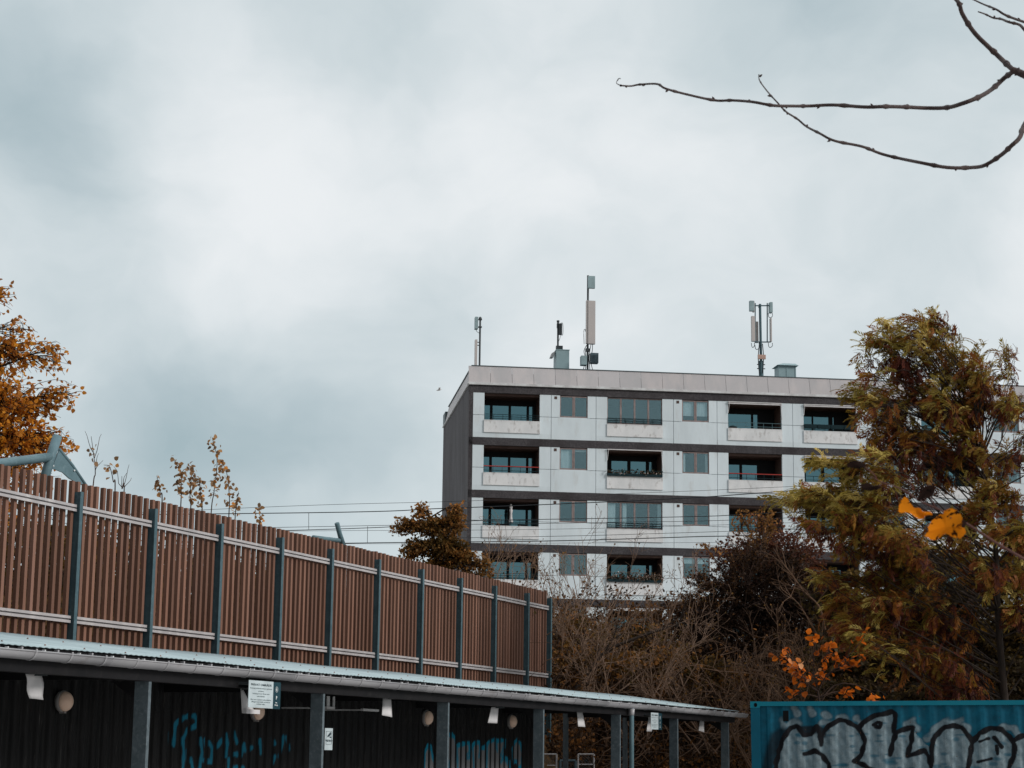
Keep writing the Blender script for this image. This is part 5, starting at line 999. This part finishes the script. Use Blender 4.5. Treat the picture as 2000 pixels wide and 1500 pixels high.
# shoots above the fence
SH = [([(180, 975), (186, 925), (183, 890), (178, 852)], 'thin bare forked shoot nearest the tube frame above the fence', 4, .85), ([(224, 975), (221, 940), (214, 912), (203, 908)], 'small drooping shoot with few leaves right of the forked bare one', 6, .95),
      ([(242, 975), (238, 955), (238, 930)], 'short leafless twig left of the leafy shoots above the fence', 0, 1), ([(316, 1000), (313, 965), (310, 945), (306, 930)], 'short leafy shoot standing alone left of the tall ones', 14, 1), ([(352, 1010), (354, 960), (352, 920), (336, 893)], 'leafy shoot bending left at its tip above the fence', 30, 1),
      ([(372, 1010), (371, 970), (374, 930), (376, 908)], 'dense leafy shoot in the middle of the clump above the fence', 32, 1), ([(394, 1015), (393, 980), (390, 950), (388, 932)], 'shorter leafy shoot at the right of the left clump', 24, 1), ([(411, 1025), (418, 960), (424, 900), (415, 858)], 'tallest leafy shoot above the fence', 34, 1),
      ([(446, 1030), (448, 975), (443, 925), (432, 900)], 'leafy shoot leaning left against the tallest one', 26, 1), ([(458, 1035), (462, 990), (466, 960)], 'short leafy shoot just right of the tall pair', 14, 1), ([(506, 1045), (508, 1010), (503, 985)], 'lone leafy shoot farthest right above the fence', 12, 1)]
for i, (L, lb, nl, tm) in enumerate(SH):
    rng = np.random.RandomState(90+i); nP = 18.2; P0 = [onplane(x, y, FF.b, nP) for x, y in L]; base = P0[0].copy(); base[2] = 2.6; P = spline([base]+P0, 6)
    o = thing('tree_shoot', base, lb, 'shoot', 'poplar shoots rising above the slat fence'); pol = [(P, np.linspace(.014, .004, len(P)))]
    if i in (0, 2):
        for k_, (dx, dz, l) in enumerate(((-.28, .32, 1), (.18, .45, 1), (.1, .2, 1), (.22, .2, 1))):
            q = P[-6-k_*2]; pol.append((curvy(q, q+FF.a*dx+np.array([0, 0, dz]), 5, rng, .05), np.linspace(.007, .003, 5)))
    V, Q = tubes(pol, 5); mesh_obj('stem', V, Q, M['twigdark'], o)
    if nl:
        m = nl*2; tt = .45+.55*rng.rand(m)
        if i < 2: tt = np.clip(.62+.3*rng.rand(m), 0, 1)
        pp = np.array([P[min(int(t*(len(P)-1)), len(P)-1)] for t in tt])+rng.randn(m, 3)*.045; V, Q, t = leaves(pp, rng.randn(m, 3)*.7+[0, 0, -.5], .06+rng.rand(m)*.045, 'broad', np.clip(.5+rng.randn(m)*.22, 0, 1), rng); mesh_obj('leaves', V, Q, LM['shoot'], o, attr={'tint': t})

# near bare tree, trunk outside the frame on the right
def knobby(P, r0, r1, rng, step=9):
    r = np.linspace(r0, r1, len(P)); k = rng.randint(3, 7)
    while k < len(P): r[k] *= 1.4; k += rng.randint(step-3, step+4)
    return r
Yn = 8.5; rng = np.random.RandomState(3)
o = thing('bare_tree', np.array([4.6, Yn, 0]), 'bare near tree reaching thin branches in from the top right corner', 'tree')
pn = lambda L, Y=Yn: [atY(x, y, Y+.15*math.sin(i*1.3)) for i, (x, y) in enumerate(L)]
TP = spline([(4.6, Yn, -.1), (4.58, Yn, 1.5), (4.5, Yn+.05, 3.2), (4.45, Yn, 4.6), (4.3, Yn, 6.2), (4.45, Yn+.2, 8.0), (4.35, Yn, 9.2)], 8); V, Q = tubes([(TP, np.linspace(.15, .008, len(TP)))], 12); mesh_obj('trunk', V, Q, M['nearbark'], o, True)
j = [(2250, 270), (2100, 190), (2000, 146), (1978, 136)]
B1 = spline([(4.52, Yn, 2.6)]+[atY(x, y, Yn) for x, y in j], 8); r1_ = np.linspace(.035, .0155, len(B1))
UP = spline(pn([(1978, 136), (1945, 105), (1905, 66), (1880, 28), (1872, 5), (1845, -30), (1800, -120), (1770, -260)]), 8)
MN = spline(pn([(1982, 138), (1962, 152), (1940, 172), (1915, 188), (1880, 202), (1850, 210), (1810, 211), (1770, 209), (1730, 208), (1690, 209), (1628, 205), (1580, 207), (1548, 207), (1510, 206), (1470, 199), (1430, 196), (1396, 196), (1340, 184), (1300, 173), (1283, 164), (1250, 165), (1232, 168), (1212, 167)]), 6)
TI = spline(pn([(1212, 167), (1204, 162), (1209, 153), (1212, 154)]), 3)
LWc = spline([(4.5, Yn, 3.0)]+pn([(2150, 120), (2050, 180), (2003, 240), (1992, 268), (1975, 285), (1955, 303), (1925, 322), (1900, 327), (1850, 327), (1800, 318), (1760, 310), (1720, 300), (1683, 286), (1630, 275), (1600, 260), (1575, 247), (1558, 233), (1535, 218), (1520, 202), (1500, 180), (1484, 158), (1482, 145)], Yn+.4), 6)
A1 = spline([(4.42, Yn, 4.2)]+pn([(2200, 130), (2060, 62), (2000, 43), (1965, 30), (1945, 18), (1920, 8), (1890, -6)], Yn+.8), 6); A2 = spline([(4.42, Yn, 4.2)]+pn([(2150, 140), (2030, 90), (2000, 57), (1990, 48), (1970, 43), (1955, 37), (1940, 35), (1925, 28), (1911, 23)], Yn+.6), 6)
for nm, P, ra, rb in (('limb', B1, .035, .0165), ('branch', UP, .0150, .009), ('branch', MN, .0140, .0045), ('twig', TI, .003, .0018), ('branch', LWc, .016, .0028), ('branch', A1, .012, .004), ('branch', A2, .012, .004)):
    V, Q = tubes([(P, knobby(P, ra*.80, rb*.85, rng))], 9); mesh_obj(nm, V, Q, M['nearbark'], o, True)
bd = MB(); fk = atY(1979, 137, Yn); bd.lathe(fk-[.016, 0, 0], (1, 0, 0), [(0, .001), (.003, .008), (.009, .0135), (.016, .0150), (.023, .0140), (.032, .010)], 12)
for P in (MN, LWc, UP, A1, A2):
    for k in range(8, len(P)-3, 11):
        d = P[k+1]-P[k]; d /= np.linalg.norm(d); s = np.cross(d, [0, 1, 0])*(1 if rng.rand() > .5 else -1)+d*.7; s /= np.linalg.norm(s); bd.tube([P[k]+s*.004, P[k]+s*.013, P[k]+s*.022], [.005, .0055, .001], 6)
bd.obj('buds', M['nearbark'], o, True)['kind'] = 'stuff'

pol = []; rg = np.random.RandomState(8); tips = []
for i in range(13):
    k = int(len(TP)*(.35+.6*i/13)); dr = np.array([.9+rg.rand()*.5, rg.randn()*.8, .5+rg.rand()*.5]) if i % 3 else np.array([.3, 1.3, .8]); grow(rg, TP[k], dr, 2.4-.09*i, .03, 2, pol, tips, dict(wob=.12, up=.05, kids=(3, 4), spread=.6, ratio=.55, rr=.5))
V, Q = tubes([(P, np.maximum(q, .004)) for P, q in pol], 6); mesh_obj('outer_branches', V, Q, M['nearbark'], o, True)
# near sapling twig with orange leaves
Ys = 4.2; o = thing('sapling', np.array([1.75, Ys, 0]), 'near sapling twig with large spotted orange leaves at the right', 'sapling')
ps = lambda x, y, d=0: atY(x, y, Ys+d)
ST = spline([(1.75, Ys, -.05), (1.72, Ys, .8), (1.66, Ys, 1.5), (1.55, Ys, 2.3)], 6); V, Q = tubes([(ST, np.linspace(.016, .006, len(ST)))], 8); mesh_obj('stem', V, Q, M['nearbark'], o, True)
TW = spline([(1.70, Ys, 1.2), ps(2200, 1210), ps(2000, 1092), ps(1945, 1060), ps(1885, 1021), ps(1838, 997), ps(1800, 980), ps(1760, 955), ps(1722, 942), ps(1700, 930)], 6); V, Q = tubes([(TW, np.linspace(.0036, .0011, len(TW)))], 7); mesh_obj('twig', V, Q, M['twigred'], o, True)
M['nearleaf'] = None
def spotted(name, a, b, spot):
    m, n, l, bs = newmat(name); n.remove(bs); oo = n['Material Output']; tcn = n.new('ShaderNodeTexCoord')
    nz_ = n.new('ShaderNodeTexNoise'); nz_.inputs['Scale'].default_value = 38; nz_.inputs['Detail'].default_value = 3; l.new(tcn.outputs['Object'], nz_.inputs[0])
    mr = n.new('ShaderNodeMapRange'); mr.inputs[1].default_value = .60; mr.inputs[2].default_value = .63; l.new(nz_.outputs['Fac'], mr.inputs[0])
    n2_ = n.new('ShaderNodeTexNoise'); n2_.inputs['Scale'].default_value = 14; l.new(tcn.outputs['Object'], n2_.inputs[0])
    x0 = n.new('ShaderNodeMix'); x0.data_type = 'RGBA'; x0.inputs['A'].default_value = (*a, 1); x0.inputs['B'].default_value = (*b, 1); l.new(n2_.outputs['Fac'], x0.inputs['Factor'])
    x = n.new('ShaderNodeMix'); x.data_type = 'RGBA'; l.new(x0.outputs['Result'], x.inputs['A']); x.inputs['B'].default_value = (*spot, 1); l.new(mr.outputs[0], x.inputs['Factor'])
    d = n.new('ShaderNodeBsdfDiffuse'); t = n.new('ShaderNodeBsdfTranslucent'); ms = n.new('ShaderNodeMixShader'); ms.inputs[0].default_value = .35
    l.new(x.outputs['Result'], d.inputs[0]); l.new(x.outputs['Result'], t.inputs[0]); l.new(d.outputs[0], ms.inputs[1]); l.new(t.outputs[0], ms.inputs[2]); l.new(ms.outputs[0], oo.inputs[0]); return m
mo = spotted('spotted_orange_leaf', (.72, .19, .006), (.50, .17, .010), (.02, .008, .004)); md = spotted('withered_black_leaf', (.012, .010, .010), (.03, .014, .010), (.008, .006, .005))
def bigleaf(out_px, d, mat_, label, curl, seed, stalk=None):
    rng = np.random.RandomState(seed); c = np.mean(np.array(out_px), 0); n = len(out_px); ring = []
    P = spline(np.array([(x, y, 0) for x, y in out_px+[out_px[0]]], float), 4)[:-1, :2]
    V = []; K = len(P); rings = (0.15, .45, .75, 1.)
    for f in rings:
        for i, (x, y) in enumerate(P):
            q = c+(np.array([x, y])-c)*f; dd = d+curl*f*f*math.sin(i/K*2*math.pi*2+seed)+.012*math.sin(i/K*2*math.pi+seed)*f*f; V.append(ps(q[0]+(rng.randn()*.6 if f == 1 else 0), q[1]+(rng.randn()*.6 if f == 1 else 0), dd))
    V.append(ps(c[0], c[1], d)); Fc = [(j*K+i, j*K+(i+1) % K, (j+1)*K+(i+1) % K, (j+1)*K+i) for j in range(len(rings)-1) for i in range(K)]+[(len(V)-1, (i+1) % K, i) for i in range(K)]
    lf = mesh_obj('leaf', V, Fc, mat_, o, True); lf['label'] = label
    if stalk: MB().tube(spline([ps(x, y, d*(1-t_)) for (x, y), t_ in zip(stalk, np.linspace(0, 1, len(stalk)))], 4), .0013, 5).obj('stalk', M['twigred'], lf, True)
bigleaf([(1762, 975), (1770, 972), (1780, 990), (1795, 992), (1808, 1003), (1818, 1000), (1821, 1006), (1812, 1005), (1806, 1009), (1802, 1014), (1790, 1011), (1775, 1001), (1757, 1001), (1756, 988)], -.05, mo, 'smaller orange leaf', .02, 1)
bigleaf([(1845, 996), (1862, 994), (1875, 1002), (1881, 1018), (1878, 1028), (1886, 1034), (1884, 1044), (1872, 1052), (1858, 1047), (1848, 1042), (1838, 1048), (1828, 1054), (1815, 1052), (1806, 1045), (1814, 1038), (1812, 1030), (1818, 1020), (1828, 1010), (1840, 1004)], -.08, mo, 'larger orange leaf', .02, 2, [(1858, 1012), (1845, 1004), (1838, 997)])
bigleaf([(1800, 958), (1812, 948), (1822, 950), (1825, 962), (1818, 972), (1806, 974), (1798, 978), (1791, 979), (1795, 968)], -.03, md, 'withered black leaf above the twig', .02, 3, [(1818, 972), (1824, 985), (1828, 994)])
bigleaf([(1655, 905), (1668, 900), (1682, 902), (1690, 908), (1684, 915), (1665, 914), (1655, 911)], .0, md, 'leftmost withered dark leaf', .02, 4, [(1686, 910), (1705, 925), (1712, 936)])
bigleaf([(1682, 946), (1695, 943), (1708, 949), (1718, 947), (1720, 953), (1708, 957), (1694, 958), (1683, 954)], .0, md, 'withered dark leaf at the twig end', .015, 5, [(1716, 950), (1722, 944)])
bigleaf([(1880, 1012), (1886, 1020), (1884, 1030), (1872, 1031), (1868, 1027), (1877, 1022)], -.095, md, 'black crumpled leaf edge beside the larger orange leaf', .01, 6)

# distant bird
c = atY(857, 762, 95); bm = MB()
bm.tube([c+[-.12, 0, -.02], c+[-.04, 0, 0], c+[.06, 0, .02], c+[.14, 0, .04]], [.01, .035, .035, .01], 6)
bd_ = bm.obj('bird', M['white'], None, True, org=c); tag(bd_, 'tiny pale bird gliding in the sky left of the building', 'bird')
for s in (-1, 1): mesh_obj('wing', [c+[-.03, 0, .02], c+[.06, 0, .03], c+[.10, s*.25, .09], c+[.02, s*.45, .06], c+[-.03, 0, .012], c+[.06, 0, .022], c+[.10, s*.25, .082], c+[.02, s*.45, .052]], [(0, 1, 2, 3), (7, 6, 5, 4), (0, 4, 5, 1), (1, 5, 6, 2), (2, 6, 7, 3), (3, 7, 4, 0)], M['white'], bd_)
